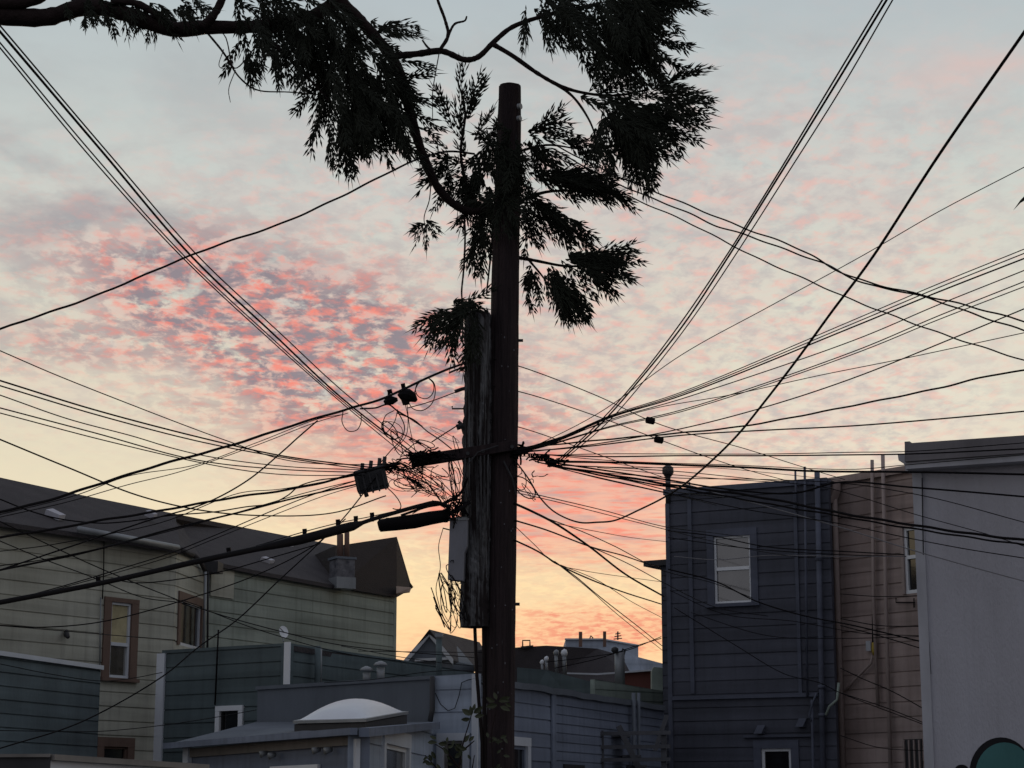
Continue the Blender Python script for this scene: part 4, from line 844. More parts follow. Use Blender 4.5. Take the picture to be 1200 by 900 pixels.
cable('middle twisted service wire falling to the right edge', G, 2.2, 22.6, 14, [(648, 175), (700, 203), (740, 222), (800, 247), (840, 265), (880, 277), (930, 296), (965, 309), (1010, 331), (1060, 342), (1090, 350), (1140, 368), (1200, 387)], wob=.006)
cable('lowest twisted service wire falling to the right edge', G, 1.9, 22.6, 14, [(650, 182), (700, 210), (740, 231), (800, 258), (885, 301), (930, 321), (990, 348), (1050, 371), (1120, 397), (1200, 422)], wob=.005)
G = 'fan of wires rising to the right edge'
fan = [(292, 375, 459, 1.2, 'topmost wire of the fan rising to the right edge'), (297, 379, 461, 1.3, 'second wire of the fan rising to the right edge'), (303, 383, 463, 1.8, 'third and thicker wire of the fan rising to the right edge'),
       (317, 399, 467, 1.3, 'fourth wire of the fan rising to the right edge'), (330, 412, 480, 1.3, 'fifth wire of the fan rising to the right edge'), (336, 415, 482, 1.2, 'sixth wire of the fan rising to the right edge')]
for i, (yr, y1, y8, wd, lab) in enumerate(fan):
    cable(lab, G, wd, 22.8, 14, [(600, 527 + i), (616, 524 + i), (650, 515 + i), (715, 487 + (y8 - 459) * .6), (800, y8), (1000, y1), (1100, (yr + y1) / 2 - 1), (1200, yr)])
cable('seventh wire of the fan, lowest of the steep ones at the right edge', G, 1.5, 22.8, 14, [(600, 532), (616, 530), (700, 520), (800, 502), (900, 476), (1000, 443), (1120, 395), (1200, 362)])
cable('thick gently rising cable meeting the right edge halfway up', G, 2.2, 22.8, 14, [(600, 529), (640, 522), (700, 516), (800, 507), (880, 498), (1000, 475), (1100, 455), (1160, 440), (1200, 434)], wob=.003)
cable('nearly level cable meeting the right edge above the stucco building', G, 1.8, 22.8, 14, [(600, 530), (680, 524), (800, 510), (900, 504), (1000, 499), (1100, 491), (1200, 482)])
cable('thin wire rising from the right hub through the fan', G, 1.0, 22.8, 15, [(625, 522), (680, 505), (760, 480), (860, 462), (960, 440), (1060, 420), (1200, 390)])
G = 'level wires running right to the stucco building'
cable('upper level wire passing over the roofs to the stucco parapet', G, 1.2, 22.8, 18, [(600, 535), (700, 532), (800, 532), (900, 532), (1000, 530), (1066, 529), (1200, 519)])
cable('lower level wire passing over the roofs to the stucco parapet', G, 1.9, 22.8, 18, [(600, 531), (700, 535), (800, 534), (900, 534), (1000, 533), (1066, 532), (1200, 526)])
cable('faint third level wire crossing the stucco parapet', G, 1.1, 22.8, 18, [(630, 532), (720, 540), (860, 545), (1000, 550), (1060, 545), (1130, 539), (1200, 533)])
cable('thick level cable passing under the stucco cornice', G, 2.6, 22.8, 19, [(640, 541), (720, 542), (800, 545), (880, 548), (950, 552), (1060, 553), (1120, 554), (1200, 556)])
cable('cable ending on the navy house roof edge, left of the pipes', G, 1.6, 22.8, 34, [(650, 545), (720, 548), (800, 553), (870, 560), (925, 565)])
cable('thin wire ending on the tan house roof edge', G, 1.1, 22.8, 33, [(660, 545), (740, 548), (830, 548), (900, 554), (985, 563)])
G = 'cables descending right across the houses'
cable('upper thick cable descending across the tan house to the right edge', G, 2.4, 22.8, 18, [(640, 541), (700, 550), (780, 562), (850, 573), (930, 578), (985, 565), (1067, 571), (1130, 576), (1200, 582)])
cable('heavy double cable descending to the right edge over the stucco wall, upper strand', G, 3.0, 22.8, 15, [(645, 545), (700, 554), (780, 567), (860, 578), (930, 590), (985, 601), (1067, 615), (1130, 624), (1200, 633)], wob=.004)
cable('heavy double cable descending to the right edge over the stucco wall, lower strand', G, 2.4, 22.8, 15, [(655, 547), (700, 556), (780, 570), (860, 583), (930, 596), (985, 605), (1067, 619), (1130, 629), (1200, 638)], wob=.004)
cable('thin wire under the heavy double cable reaching the right edge', G, 1.3, 22.8, 16, [(660, 550), (780, 577), (880, 598), (975, 612), (1067, 631), (1130, 643), (1200, 654)])
cable('pale cable crossing the navy wall and descending to the right edge', G, 1.5, 22.8, 16, [(660, 548), (740, 560), (800, 567), (840, 578), (900, 594), (985, 618), (1067, 644), (1130, 662), (1200, 681)], mm='pale_wire')
cable('thin wire crossing the top of the stucco wall', G, 1.2, 22.8, 16, [(680, 552), (790, 560), (900, 562), (985, 566), (1044, 574), (1100, 585), (1200, 612)])
cable('thin wire from the tan wall down to the heavy double cable', G, 1.1, 22.8, 17, [(700, 548), (830, 560), (960, 570), (1000, 580), (1070, 602), (1160, 627), (1200, 640)])
G = 'wires from the poles to the navy house'
cable('upper stay wire from the old pole down to the navy roof through a barrel insulator', G, 1.5, 22.8, 34, [(577, 420), (620, 433), (700, 464), (762, 493), (800, 506), (870, 525), (940, 547), (990, 562)])
cable('lower stay wire from the old pole down to the navy roof through a barrel insulator', G, 1.5, 22.8, 34, [(577, 452), (620, 462), (700, 488), (772, 515), (830, 536), (880, 552), (925, 564)])
cable('third stay wire from the old pole, lowest of the three above the crossarm', G, 1.4, 22.8, 34, [(575, 492), (620, 504), (680, 525), (730, 543), (785, 562), (820, 574)])
cable('wire descending from the right hub to the navy corner, upper', G, 1.8, 22.8, 33, [(640, 543), (700, 556), (740, 564), (790, 576), (850, 583)])
cable('wire descending from the right hub to the navy corner, lower', G, 1.4, 22.8, 33, [(646, 546), (700, 560), (740, 569), (790, 580), (840, 592)])
cable('thin wire ending at the vent pipe of the navy house', G, 1.1, 22.8, 33, [(650, 540), (700, 541), (740, 546), (783, 549)])
G = 'wires dropping from the pole low across the sunset'
cable('upper wire of the first low pair right of the pole', G, 1.4, 22.9, 34, [(604, 574), (652, 585), (707, 598), (778, 617), (840, 625), (870, 629)])
cable('lower wire of the first low pair right of the pole', G, 1.2, 22.9, 34, [(604, 577), (652, 588), (707, 602), (778, 620), (860, 640), (930, 652), (985, 655)])
cable('thick low cable falling steeply then splitting toward the annex eave', G, 3.0, 22.9, 36, [(603, 590), (625, 600), (650, 613), (690, 640), (733, 673), (778, 699)])
cable('thinner cable leaving the thick low one toward the annex', G, 1.4, 22.9, 36, [(640, 607), (680, 622), (720, 640), (775, 668), (835, 683), (890, 704)])
cable('thick wire running from the pole to the annex eave', G, 2.3, 22.9, 37, [(604, 610), (640, 621), (693, 641), (730, 651), (757, 660), (775, 664)])
cable('branch of the annex wire dipping to the navy wall', G, 1.3, 22.9, 35, [(693, 641), (735, 660), (778, 683), (840, 712), (900, 722)])
cable('thick wire leaving the pole below the annex wire', G, 2.4, 22.9, 36, [(603, 633), (630, 646), (657, 663), (717, 689), (775, 708)])
cable('upper wire of the pair falling to the annex foot', G, 1.6, 22.9, 36, [(650, 658), (675, 676), (700, 697), (750, 736), (776, 757)])
cable('lower wire of the pair falling to the annex foot', G, 1.2, 22.9, 36, [(655, 662), (690, 690), (720, 717), (776, 762)])
cable('thin wire between the pair and the thick wire', G, 1.0, 22.9, 36, [(657, 662), (700, 680), (740, 705), (776, 724)])
cable('hairline wire curving low beside the pole', G, .9, 22.9, 36, [(604, 617), (625, 637), (650, 660), (680, 668), (776, 682)])
cable('hairline wire above the annex eave', G, 1.0, 22.9, 36, [(650, 613), (700, 623), (740, 630), (783, 635)])
cable('thin rising wire ending at the annex foot above the far roofs', G, 1.2, 38, 36.5, [(650, 783), (700, 772), (745, 757), (775, 748)])
cable('second thin rising wire ending at the annex foot', G, 1.0, 38, 36.5, [(640, 776), (690, 770), (735, 762), (775, 746)])
G = 'wires strung in front of the navy and tan walls'
strung = [([(783, 667), (840, 682), (885, 704), (940, 721), (1000, 733), (1080, 752)], 2.0, 'rubber', 'thickest wire strung across the navy wall under the upper window'),
          ([(790, 652), (840, 656), (900, 651), (985, 652), (1060, 652)], 1.0, 'pale_wire', 'pale level wire across the upper navy window'),
          ([(783, 622), (835, 628), (900, 641), (985, 646), (1060, 650)], 1.6, 'rubber', 'dark wire across the top of the navy window to the tan window'),
          ([(783, 630), (880, 643), (985, 650), (1062, 652)], 1.3, 'rubber', 'second dark wire from the navy window to the tan window'),
          ([(785, 692), (850, 720), (930, 728), (1010, 742), (1080, 745)], 1.1, 'rubber', 'thin wire crossing the navy wall just below the thickest one'),
          ([(790, 712), (860, 755), (920, 790), (960, 800), (985, 812), (1085, 850)], 1.3, 'rubber', 'thin wire falling steeply across the lower navy wall'),
          ([(810, 718), (900, 745), (985, 748), (1080, 746)], 1.0, 'rubber', 'faint level wire at mid height of the navy wall'),
          ([(985, 725), (1030, 733), (1080, 734)], 1.4, 'rubber', 'upper short level wire across the tan wall'),
          ([(985, 733), (1030, 745), (1080, 760)], 1.5, 'rubber', 'short wire sloping across the tan wall beside the yellow insulator'),
          ([(985, 783), (1010, 795), (1045, 810), (1085, 832)], 1.4, 'rubber', 'wire sloping across the tan wall below the diagonal conduit'),
          ([(985, 812), (1040, 830), (1085, 848)], 1.3, 'rubber', 'lowest strong sloping wire across the tan wall'),
          ([(985, 862), (1030, 876), (1085, 880)], 1.0, 'rubber', 'faint wire near the bottom of the tan wall'),
          ([(985, 696), (1030, 699), (1085, 698)], 1.2, 'rubber', 'level wire across the tan wall just below its window'),
          ]
for pts, wd, mm, lab in strung:
    cable(lab, G, wd, 32.5, 30.2, pts, mm=mm)

# ---- tangles of loose wire
def tangle(name, lab, spec, Yd, seed, m_='rubber', r0=.0055):
    rnd = random.Random(seed); m = MB()
    for (cx, cy, rx, ry, n, kind) in spec:
        for _ in range(n):
            x, y = cx + rnd.gauss(0, rx * .45), cy + rnd.gauss(0, ry * .45); r = rnd.uniform(.6, 1.5) * r0
            if kind == 'loop':
                a, b, ph = rnd.uniform(.25, .7) * rx, rnd.uniform(.3, .8) * ry, rnd.uniform(0, 6.28); t0 = rnd.uniform(0, 6.28); tot = rnd.uniform(4, 8)
                pts = [P(x + a * math.cos(t0 + tot * k / 18), y + b * math.sin(t0 + tot * k / 18 + ph * .3) + k * .15, Yd + .12 * math.sin(k * .4 + ph)) for k in range(19)]
            else:
                pts = [P(x, y, Yd)]; vx, vy = rnd.uniform(-1, 1), rnd.uniform(-.4, 1); 
                for k in range(12):
                    vx += rnd.uniform(-.6, .6); vy += rnd.uniform(-.5, .6); x += vx * rx * .07; y += vy * ry * .09
                    x += (cx - x) * .06; y += (cy - y) * .06; pts.append(P(x, y, Yd + rnd.uniform(-.06, .06)))
            m.tube(pts, r, 5)
    return tag(m.build(name, m_, None, True), lab, 'wires')
tangle('wire_tangle', 'dense tangle of loose black wires hanging under the crossarm', [(492, 562, 36, 22, 20, 'loop'), (500, 565, 44, 28, 16, 'walk'), (480, 550, 30, 8, 14, 'walk'), (530, 566, 12, 34, 9, 'loop')], PY - .35, 21, r0=.0042)
tangle('wire_tangle', 'looser loops of wire above the left end of the crossarm', [(455, 502, 22, 26, 3, 'loop'), (500, 522, 30, 12, 5, 'loop'), (480, 510, 30, 20, 1, 'walk')], PY - .35, 31, r0=.0045)
tangle('wire_tangle', 'knot of wires and clamps bunched along the crossarm tip', [(492, 533, 26, 7, 34, 'walk'), (455, 546, 16, 6, 26, 'walk'), (510, 531, 20, 4, 12, 'walk')], PY - .4, 41, r0=.010)
tangle('wire_coil', 'messy coil of thin wire hanging below the grey cabinet', [(526, 703, 14, 34, 18, 'loop'), (530, 690, 8, 30, 7, 'walk')], PY - .32, 51, r0=.0042)
tangle('wire_tangle', 'small bunch of wires clamped at the pole top of the grey cabinet', [(538, 590, 10, 16, 26, 'walk'), (530, 600, 10, 10, 8, 'loop')], PY - .34, 61, r0=.008)
tangle('wire_tangle', 'black knot of clamps and wires on the right side of the tall pole', [(632, 535, 14, 6, 22, 'walk'), (650, 541, 14, 4, 18, 'walk'), (612, 528, 10, 8, 20, 'walk'), (602, 530, 8, 10, 12, 'walk')], PY - .1, 71, r0=.010)
tangle('wire_tangle', 'loose loops hanging right of the tall pole below the knot', [(618, 560, 18, 18, 4, 'loop'), (628, 555, 14, 12, 3, 'walk')], PY - .1, 81, r0=.005)
def loop(lab, pts, w_=1.2, Yd=PY - .4, grp='hand drawn loops of wire left of the old pole', per=8):
    m = MB(); m.tube([P(x, y, Yd + .03 * math.sin(i * .3)) for i, (x, y) in enumerate(spline(pts, per))], w_ / 2 / F * Yd, 6); return tag(m.build('wire_loop', 'rubber', None, True), lab, 'wire', 'loose wire loops left of the old pole')
loop('round wire loop standing on the cable right of the hanging terminals', [(484, 465), (490, 450), (500, 443), (508, 448), (510, 460), (506, 473), (495, 481), (484, 479), (478, 470)])
loop('inner round wire loop beside the hanging terminals', [(502, 443), (490, 448), (487, 458), (491, 465), (500, 467), (507, 461), (508, 450), (502, 443)])
loop('round wire loop dangling left of the hanging terminals', [(402, 482), (401, 495), (408, 505), (418, 504), (423, 495), (423, 484)])
loop('oval wire loop below the hanging terminals', [(466, 480), (462, 495), (452, 507), (449, 498), (452, 487), (462, 481)], 1.1)
loop('long wire draping from the terminals to the crossarm end', [(465, 480), (474, 500), (470, 515), (458, 528), (446, 542)], 1.3)
loop('wire draping from the terminals past the crossarm', [(465, 484), (485, 492), (500, 505), (515, 515), (529, 526)], 1.5)
loop('straight wire from the crossarm up to the old pole fitting', [(506, 518), (515, 512), (537, 498)], 1.5)
loop('wire from the cable closure up to the old pole peg', [(478, 478), (500, 472), (541, 457)], 1.3)
loop('thin wire hanging from the lumpy terminal', [(477, 474), (480, 500), (487, 530)], 1.0)
loop('second thin wire hanging from the lumpy terminal', [(475, 474), (478, 490), (476, 510), (462, 528)], 1.0)
loop('heavier jumper wire under the hanging terminals', [(422, 479), (440, 478), (455, 474), (465, 481), (480, 490), (495, 500)], 2.0)
loop('wire curling down the left side of the grey cabinet', [(519, 620), (514, 640), (516, 665), (511, 690), (516, 715)], 1.0, PY - .36)
loop('wire tail dangling below the coil', [(528, 728), (528, 742), (534, 735), (536, 722)], .9, PY - .36)
loop('cable curving from the trunk up to the crossarm', [(470, 604), (500, 594), (520, 590), (538, 580), (548, 560)], 3.2, PY - .36)
loop('cable running from the splice case into the grey cabinet', [(500, 606), (530, 600), (540, 596), (550, 588)], 5, PY - .36)

# ================================================================== CONIFER
TYD = 22.4
tr = thing('conifer_tree', 'dark conifer whose drooping boughs reach in from the top left over the pole', 'tree', (P(-260, 600, TYD).x, TYD, 0))
tk = MB(); tx = P(-260, 600, TYD).x
tk.tube([(tx, TYD, 0), (tx + .1, TYD, 3), (tx, TYD, 6.5), (tx - .1, TYD + .1, 10), (tx, TYD, 13)], [.34, .28, .24, .17, .06], 14)
def limb(pts, w0, w1, Y0=22.3, Y1=None, per=7, gn=.10):
    Y1 = Y1 or Y0; q = spline(pts, per); n = len(q); rnd = random.Random(int(abs(pts[0][0] * 7 + pts[0][1])) + 3); o = []; rr = []
    for i, (x, y) in enumerate(q):
        t = i / (n - 1); Yd = Y0 + (Y1 - Y0) * t; o.append(P(x, y, Yd)); rr.append((w0 + (w1 - w0) * t) / 2 / F * Yd * (1 + rnd.uniform(-gn, gn)))
    tk.tube(o, rr, 9)
limb([(-265, 60), (-150, 30), (-60, 10), (0, 18), (55, 20), (100, 8), (140, 14), (200, 34), (240, 32), (300, 31), (360, 22), (392, 2)], 26, 15, 22.4, 22.4)
limb([(-265, 20), (-100, -15), (0, 4), (40, 0), (70, -20)], 20, 12)
limb([(130, 2), (160, 4), (185, 18), (205, 34)], 8, 10)
limb([(236, 32), (250, 18), (262, -5), (275, -50)], 12, 8)
limb([(120, -40), (230, -40), (330, -30), (385, -10), (410, 12), (432, 35), (458, 66), (470, 90), (477, 118), (485, 150), (497, 185), (512, 218), (530, 238), (552, 248), (580, 242), (596, 238)], 18, 8, 22.3, 23.3)
limb([(458, 66), (490, 63), (518, 60), (545, 70), (560, 67), (580, 48), (600, 32), (640, 18), (700, 5)], 9, 5, 22.4, 22.6)
limb([(578, 52), (600, 65), (630, 86), (655, 100), (680, 108), (720, 112), (760, 105)], 6.5, 2.5, 22.5, 22.4)
limb([(640, 92), (670, 112), (690, 140), (700, 165)], 4, 2, 22.5, 22.4)
limb([(516, 58), (525, 42), (522, 25), (513, 0), (511, -12)], 5, 3); limb([(525, 42), (533, 28), (545, 24), (547, 19)], 3.6, 2); limb([(506, 60), (500, 54), (495, 47)], 3.5, 2)
limb([(515, 60), (510, 88), (507, 108), (507, 140)], 1.4, 1); limb([(544, 248), (545, 280), (543, 320), (541, 345), (545, 372)], 2.6, 2, 23.2, 22.8)
limb([(505, 215), (503, 235), (497, 255), (499, 270)], 1.5, 1); limb([(330, 30), (300, 55), (275, 80), (262, 40), (240, 35)], 2, 1.2)
limb([(240, 35), (262, 62), (280, 90), (300, 105), (340, 108), (385, 112)], 3, 1.2, 22.4, 22.4); limb([(262, 58), (257, 78), (268, 82)], 1.2, .8); limb([(276, 82), (268, 105), (270, 120)], 1.2, .8)
limb([(300, 30), (330, 60), (360, 90), (390, 125), (400, 150)], 5, 2); limb([(600, 240), (640, 225), (700, 225)], 5, 2, 23.4); limb([(600, 180), (640, 170), (680, 175)], 4, 1.6, 23.4)
limb([(596, 300), (625, 305), (665, 312), (700, 310)], 5, 2, 23.4); limb([(560, 250), (548, 220), (540, 180), (545, 130), (535, 90)], 5, 2, 23.3); limb([(580, 245), (575, 300), (570, 345)], 3, 2, 23.3)
limb([(620, 305), (640, 330), (655, 360)], 3, 1.5, 23.4)
tk.build('trunk', 'bark', tr, True)
cr = MB(); rnd = random.Random(12)
def spray(px, py, ang, lpx, Yd, w=1.0, gap=0):
    """flat fern-like spray starting at px,py, ang in degrees (0 right, 90 down) in the view plane, tilted in depth"""
    o = P(px, py, Yd); k = Yd / F; l = lpx * k * 1.22
    a = R(ang); tilt = rnd.uniform(-.5, .5); d = Vector((math.cos(a), tilt, -math.sin(a))).normalized()
    side0 = Vector((0, 1, 0)).cross(d).normalized(); side = (side0 + Vector((0, rnd.uniform(-.9, .9), 0))).normalized()
    n = max(5, int(lpx / 5.2)); p = o.copy(); droop = Vector((0, 0, -1)) * rnd.uniform(.0, .05); pn = side.cross(d).normalized()
    step = l / n
    for i in range(n):
        d = (d + droop + side * rnd.uniform(-.06, .06)).normalized(); q = p + d * step; t = i / n
        cr.spike(p, q + d * step * (.5 if i < n - 1 else 2.2), (.020 - .010 * t) * w, side)
        for sg in (-1, 1):
            if rnd.random() < .2: continue
            tl = l * (.40 * (1 - t) ** .8 + .09) * rnd.uniform(.55, 1.2) * (.6 if t < .15 else 1); an = R(rnd.uniform(14, 32))
            td = (d * math.cos(an) + side * sg * math.sin(an) + pn * rnd.uniform(-.2, .2)).normalized(); c = p.copy(); m_ = max(2, int(tl / .055)); sl = tl / m_
            for j in range(m_):
                td = (td + d * .05 + droop * .4).normalized(); c2 = c + td * sl; last = j == m_ - 1
                s_ = pn.cross(td).normalized()
                cr.spike(c, c2 + td * sl * (.3 if not last else 1.0), .024 * w, s_)
                for s2 in (-1, 1):
                    if rnd.random() < .3 or last: continue
                    a2 = R(rnd.uniform(10, 22)); ld = (td * math.cos(a2) + s_ * s2 * math.sin(a2) + pn * rnd.uniform(-.15, .15)).normalized()
                    cr.spike(c, c + ld * rnd.uniform(.07, .14), .0185 * w, s_)
                c = c2
        p = q
def mass(cx, cy, rx, ry, n, ang, jit, l0, l1, Y0=22.3, dY=.45, w=1.0):
    for _ in range(n):
        while True:
            u, v = rnd.uniform(-1, 1), rnd.uniform(-1, 1)
            if u * u + v * v < 1: break
        spray(cx + u * rx, cy + v * ry, ang + rnd.gauss(0, jit), rnd.uniform(l0, l1), Y0 + rnd.uniform(-dY, dY), w)
mass(100, 0, 30, 8, 9, 75, 22, 14, 30); mass(165, 12, 40, 12, 20, 65, 22, 18, 36); mass(108, 14, 12, 6, 5, 80, 15, 12, 20)
mass(215, 2, 20, 10, 8, 60, 25, 16, 30)
mass(330, 6, 70, 20, 40, 60, 24, 34, 60); mass(305, 50, 32, 22, 13, 80, 22, 22, 44); mass(300, 72, 26, 16, 6, 85, 22, 18, 34); mass(375, 40, 40, 30, 28, 66, 20, 40, 66)
mass(420, 85, 30, 34, 32, 62, 20, 42, 68); mass(405, 130, 16, 24, 16, 80, 13, 34, 56); mass(448, 115, 20, 30, 20, 56, 20, 32, 54); mass(440, 30, 22, 22, 10, 22, 16, 28, 40); mass(455, 150, 14, 12, 7, 48, 16, 28, 42); mass(390, 95, 22, 34, 14, 78, 15, 36, 60)
for sp in ((470, 70, 8, 34), (472, 92, -12, 36), (478, 112, 5, 38), (480, 130, 22, 40), (485, 148, 30, 36), (455, 40, -15, 38), (385, 150, 84, 44), (440, 150, 70, 44), (465, 160, 40, 44)): spray(*sp, 22.3)
mass(690, 0, 76, 20, 44, 48, 26, 44, 74); mass(640, 14, 40, 16, 10, 82, 16, 28, 46); mass(725, 36, 38, 20, 24, 58, 18, 38, 64); mass(745, 2, 26, 12, 14, 10, 12, 38, 58); mass(700, 56, 34, 16, 9, 78, 14, 28, 48)
mass(728, 128, 24, 20, 30, 44, 18, 38, 62); mass(768, 112, 20, 12, 12, 12, 16, 34, 56); mass(738, 160, 17, 17, 18, 64, 12, 30, 54); mass(712, 150, 18, 20, 11, 84, 12, 28, 48); mass(700, 112, 26, 7, 8, 20, 16, 30, 46)
for sp in ((772, 104, -34, 46), (780, 98, -26, 50), (778, 112, -12, 52), (784, 122, 4, 46), (782, 134, 16, 46), (776, 146, 26, 44), (765, 160, 38, 40), (768, 50, 12, 44), (770, 66, 26, 38), (755, 78, 48, 38), (690, 108, -30, 44), (700, 110, -18, 46)): spray(*sp, 22.5)
# around the pole, behind and beside it
for sp in ((540, 150, -88, 66), (548, 140, -80, 58), (532, 150, -115, 46), (545, 185, -100, 56), (555, 165, -60, 42), (525, 175, -140, 36), (560, 170, -40, 46), (540, 200, 170, 44), (530, 190, -160, 34), (550, 130, -70, 38), (575, 160, -50, 36), (520, 200, 150, 36), (525, 212, 120, 36)):
    spray(*sp, 23.35)
mass(545, 195, 22, 18, 9, 120, 70, 24, 42, 23.3, .15); mass(562, 215, 14, 24, 16, 95, 34, 26, 46, 23.3, .15); mass(530, 205, 18, 12, 5, 110, 30, 20, 36, 23.3, .1); mass(562, 268, 10, 20, 11, 85, 18, 24, 42, 23.25, .1)
mass(622, 158, 8, 8, 4, -26, 10, 38, 52, 23.4, .15); mass(628, 172, 12, 14, 9, 52, 20, 26, 42, 23.4, .15); mass(668, 165, 16, 10, 5, 35, 15, 28, 42, 23.3, .2)
mass(635, 204, 26, 7, 11, 10, 9, 44, 70, 23.4, .2); mass(685, 214, 18, 6, 8, 8, 10, 38, 60, 23.4, .2); mass(628, 232, 18, 8, 8, 36, 10, 42, 66, 23.4, .2); mass(655, 258, 16, 8, 5, 40, 12, 36, 58, 23.4, .2); mass(614, 250, 8, 22, 6, 66, 16, 30, 48, 23.4, .1)
mass(668, 303, 20, 7, 14, 18, 10, 38, 62, 23.4, .2); mass(694, 298, 14, 5, 8, 8, 9, 36, 54, 23.4, .2); mass(648, 322, 11, 14, 12, 62, 13, 36, 56, 23.4, .2); mass(630, 312, 9, 9, 4, 95, 10, 24, 38, 23.4, .1); mass(663, 335, 9, 12, 6, 50, 14, 32, 48, 23.4, .1)
mass(620, 330, 5, 14, 3, 85, 12, 24, 38, 23.4, .1)
# dense clump cores and sprays hugging the timber
for cx, cy, rx, ry, n, an in ((725, 25, 40, 14, 12, 45), (735, 150, 16, 20, 14, 60), (752, 128, 18, 10, 10, 30), (420, 110, 20, 34, 14, 72), (405, 160, 12, 14, 8, 80), (390, 20, 34, 16, 10, 60), (655, 206, 22, 4, 3, 10), (675, 300, 16, 5, 4, 14), (645, 325, 7, 10, 3, 66)):
    mass(cx, cy, rx, ry, n, an, 10, 28, 44, (22.3 if cx > 700 or cx < 500 else 23.4), .3)
mass(572, 185, 8, 40, 14, 105, 40, 24, 40, 23.25, .08); mass(616, 190, 6, 40, 6, 55, 30, 22, 34, 23.3, .08); mass(566, 235, 9, 26, 10, 110, 30, 24, 40, 23.25, .08)
# a few sprays hang in front of the timber
for sp in ((588, 165, 60, 40), (600, 150, 110, 38), (585, 190, 40, 44), (606, 205, 130, 44), (580, 215, 20, 46), (592, 230, 70, 42), (604, 180, 75, 40), (584, 245, 95, 34)): spray(*sp, 22.72)
mass(594, 190, 20, 42, 20, 80, 70, 26, 42, 22.70, .04); mass(590, 235, 20, 20, 8, 90, 60, 26, 40, 22.70, .04)
mass(548, 365, 14, 12, 14, 118, 26, 28, 48, 22.7, .12); mass(528, 370, 12, 10, 8, 130, 18, 28, 44, 22.7, .12); mass(553, 392, 6, 12, 6, 95, 12, 24, 36, 22.6, .06); mass(535, 355, 16, 5, 3, 30, 26, 20, 32, 22.8, .1); spray(548, 355, -32, 34, 22.7)
for sp in ((499, 262, 150, 16), (500, 262, 90, 26), (499, 258, 30, 18), (498, 266, 120, 24), (501, 262, 55, 20), (497, 262, 170, 18)): spray(*sp, 22.6, .9)
cr.build('crown', 'leaf', tr)
# leafy tip intruding at the right edge: a broadleaf tree beyond the frame
bt = thing('broadleaf_tree', 'tree beyond the right edge of which only one dark hanging leaf shows', 'tree', (P(1420, 600, 16).x, 16, 0))
m = MB(); bx_ = P(1420, 600, 16).x; m.tube([(bx_, 16, 0), (bx_, 16, 3), (bx_ - .1, 16, 6)], [.16, .12, .05], 10); m.tube([(bx_, 16, 4.6), P(1300, 200, 16), P(1215, 215, 16), P(1202, 228, 16)], [.05, .03, .01, .005], 7); m.build('trunk', 'bark', bt, True)
m = MB(); rnd2 = random.Random(2)
m.spike(P(1212, 218, 16), P(1187, 247, 16), .09, Vector((.8, 0, .55)).normalized()); m.spike(P(1215, 222, 16), P(1192, 240, 15.98), .07, Vector((.8, .2, .5)).normalized())
for k in range(160):
    c0 = P(1320 + rnd2.gauss(0, 35), 200 + rnd2.gauss(0, 45), 16 + rnd2.gauss(0, .3))
    if c0.x < P(1225, 200, 16).x: continue
    m.spike(c0, c0 + Vector((rnd2.uniform(-.1, .1), rnd2.uniform(-.1, .1), -rnd2.uniform(.08, .2))), .06, Vector((rnd2.uniform(-1, 1), rnd2.uniform(-1, 1), .3)).normalized())
m.build('crown', 'leaf', bt)

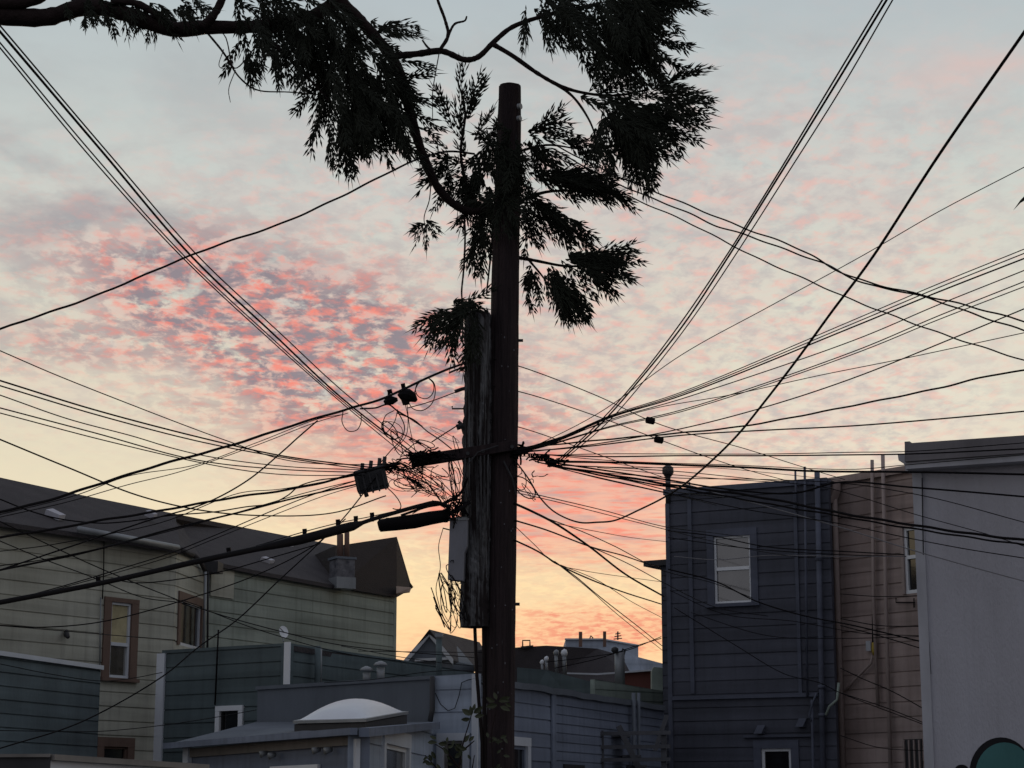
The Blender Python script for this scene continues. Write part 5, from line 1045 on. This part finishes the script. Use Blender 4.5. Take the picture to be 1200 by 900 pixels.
# ================================================================== LEAFY SAPLINGS by the foot of the pole
def leafm(m, base, d, l, wd, rn):
    side = d.cross(Vector((rn.uniform(-.4, .4), -1, rn.uniform(-.4, .4)))).normalized(); n_ = side.cross(d).normalized(); pts = []
    prof = [(0, 0), (.2, .7), (.45, 1), (.75, .65), (1, 0)]; b = len(m.v)
    for t, q in prof: c = base + d * l * t - n_ * l * .12 * (t ** 2); m.v += [c - side * wd * q * .5 + n_ * wd * .15 * q, c, c + side * wd * q * .5 + n_ * wd * .15 * q]
    for i in range(4): a = b + i * 3; m.f += [(a, a + 1, a + 4, a + 3), (a + 1, a + 2, a + 5, a + 4)]
def sapling(lab, stems, leaves, Yd, seed):
    rn = random.Random(seed); s0 = stems[0][0]; t = thing('sapling', lab, 'plant', (P(s0[0], s0[1], Yd).x, Yd, 0), 'saplings by the foot of the pole'); m = MB()
    for st_ in stems: q = [P(x, y, Yd) for x, y in spline(st_, 5)]; m.tube(q, [.012 * (1 - i / len(q) * .65) for i in range(len(q))], 6)
    m.build('stem', 'bark', t); m = MB()
    for (x, y, an, l) in leaves: a = R(an); leafm(m, P(x, y, Yd + rn.uniform(-.05, .05)), Vector((math.cos(a), rn.uniform(-.4, .4), -math.sin(a))).normalized(), l / F * Yd, l * .48 / F * Yd, rn)
    m.build('foliage', 'leaf_green', t)
rn = random.Random(9)
lv = [(553, 838, -150, 15), (553, 838, -100, 11), (555, 836, -35, 14), (556, 840, -10, 12), (551, 842, 170, 12), (554, 833, -70, 9)]
for _ in range(30): x = rn.uniform(500, 556); y = rn.uniform(866, 915); lv.append((x, y, rn.uniform(-180, 180), rn.uniform(6, 12)))
sapling('thin leafy sapling left of the pole with a cluster of leaves at its tip', [[(530, 1105), (538, 900), (543, 870), (549, 850), (553, 836)], [(538, 900), (522, 880), (510, 872)], [(532, 950), (515, 905), (498, 885)], [(542, 880), (556, 868)], [(536, 940), (552, 905), (556, 885)]], lv, 21.5, 1)
lv = [(580, 822, -160, 13), (582, 820, -110, 10), (584, 822, -20, 15), (586, 828, 20, 13), (583, 826, 170, 14), (588, 820, 10, 10), (592, 824, 30, 9)]
for _ in range(14): x = rn.uniform(572, 592); y = rn.uniform(862, 905); lv.append((x, y, rn.uniform(-180, 180), rn.uniform(6, 10)))
sapling('thin leafy sapling growing against the tall dark pole', [[(575, 1110), (578, 900), (576, 860), (580, 840), (584, 822)]], lv, 22.4, 2)
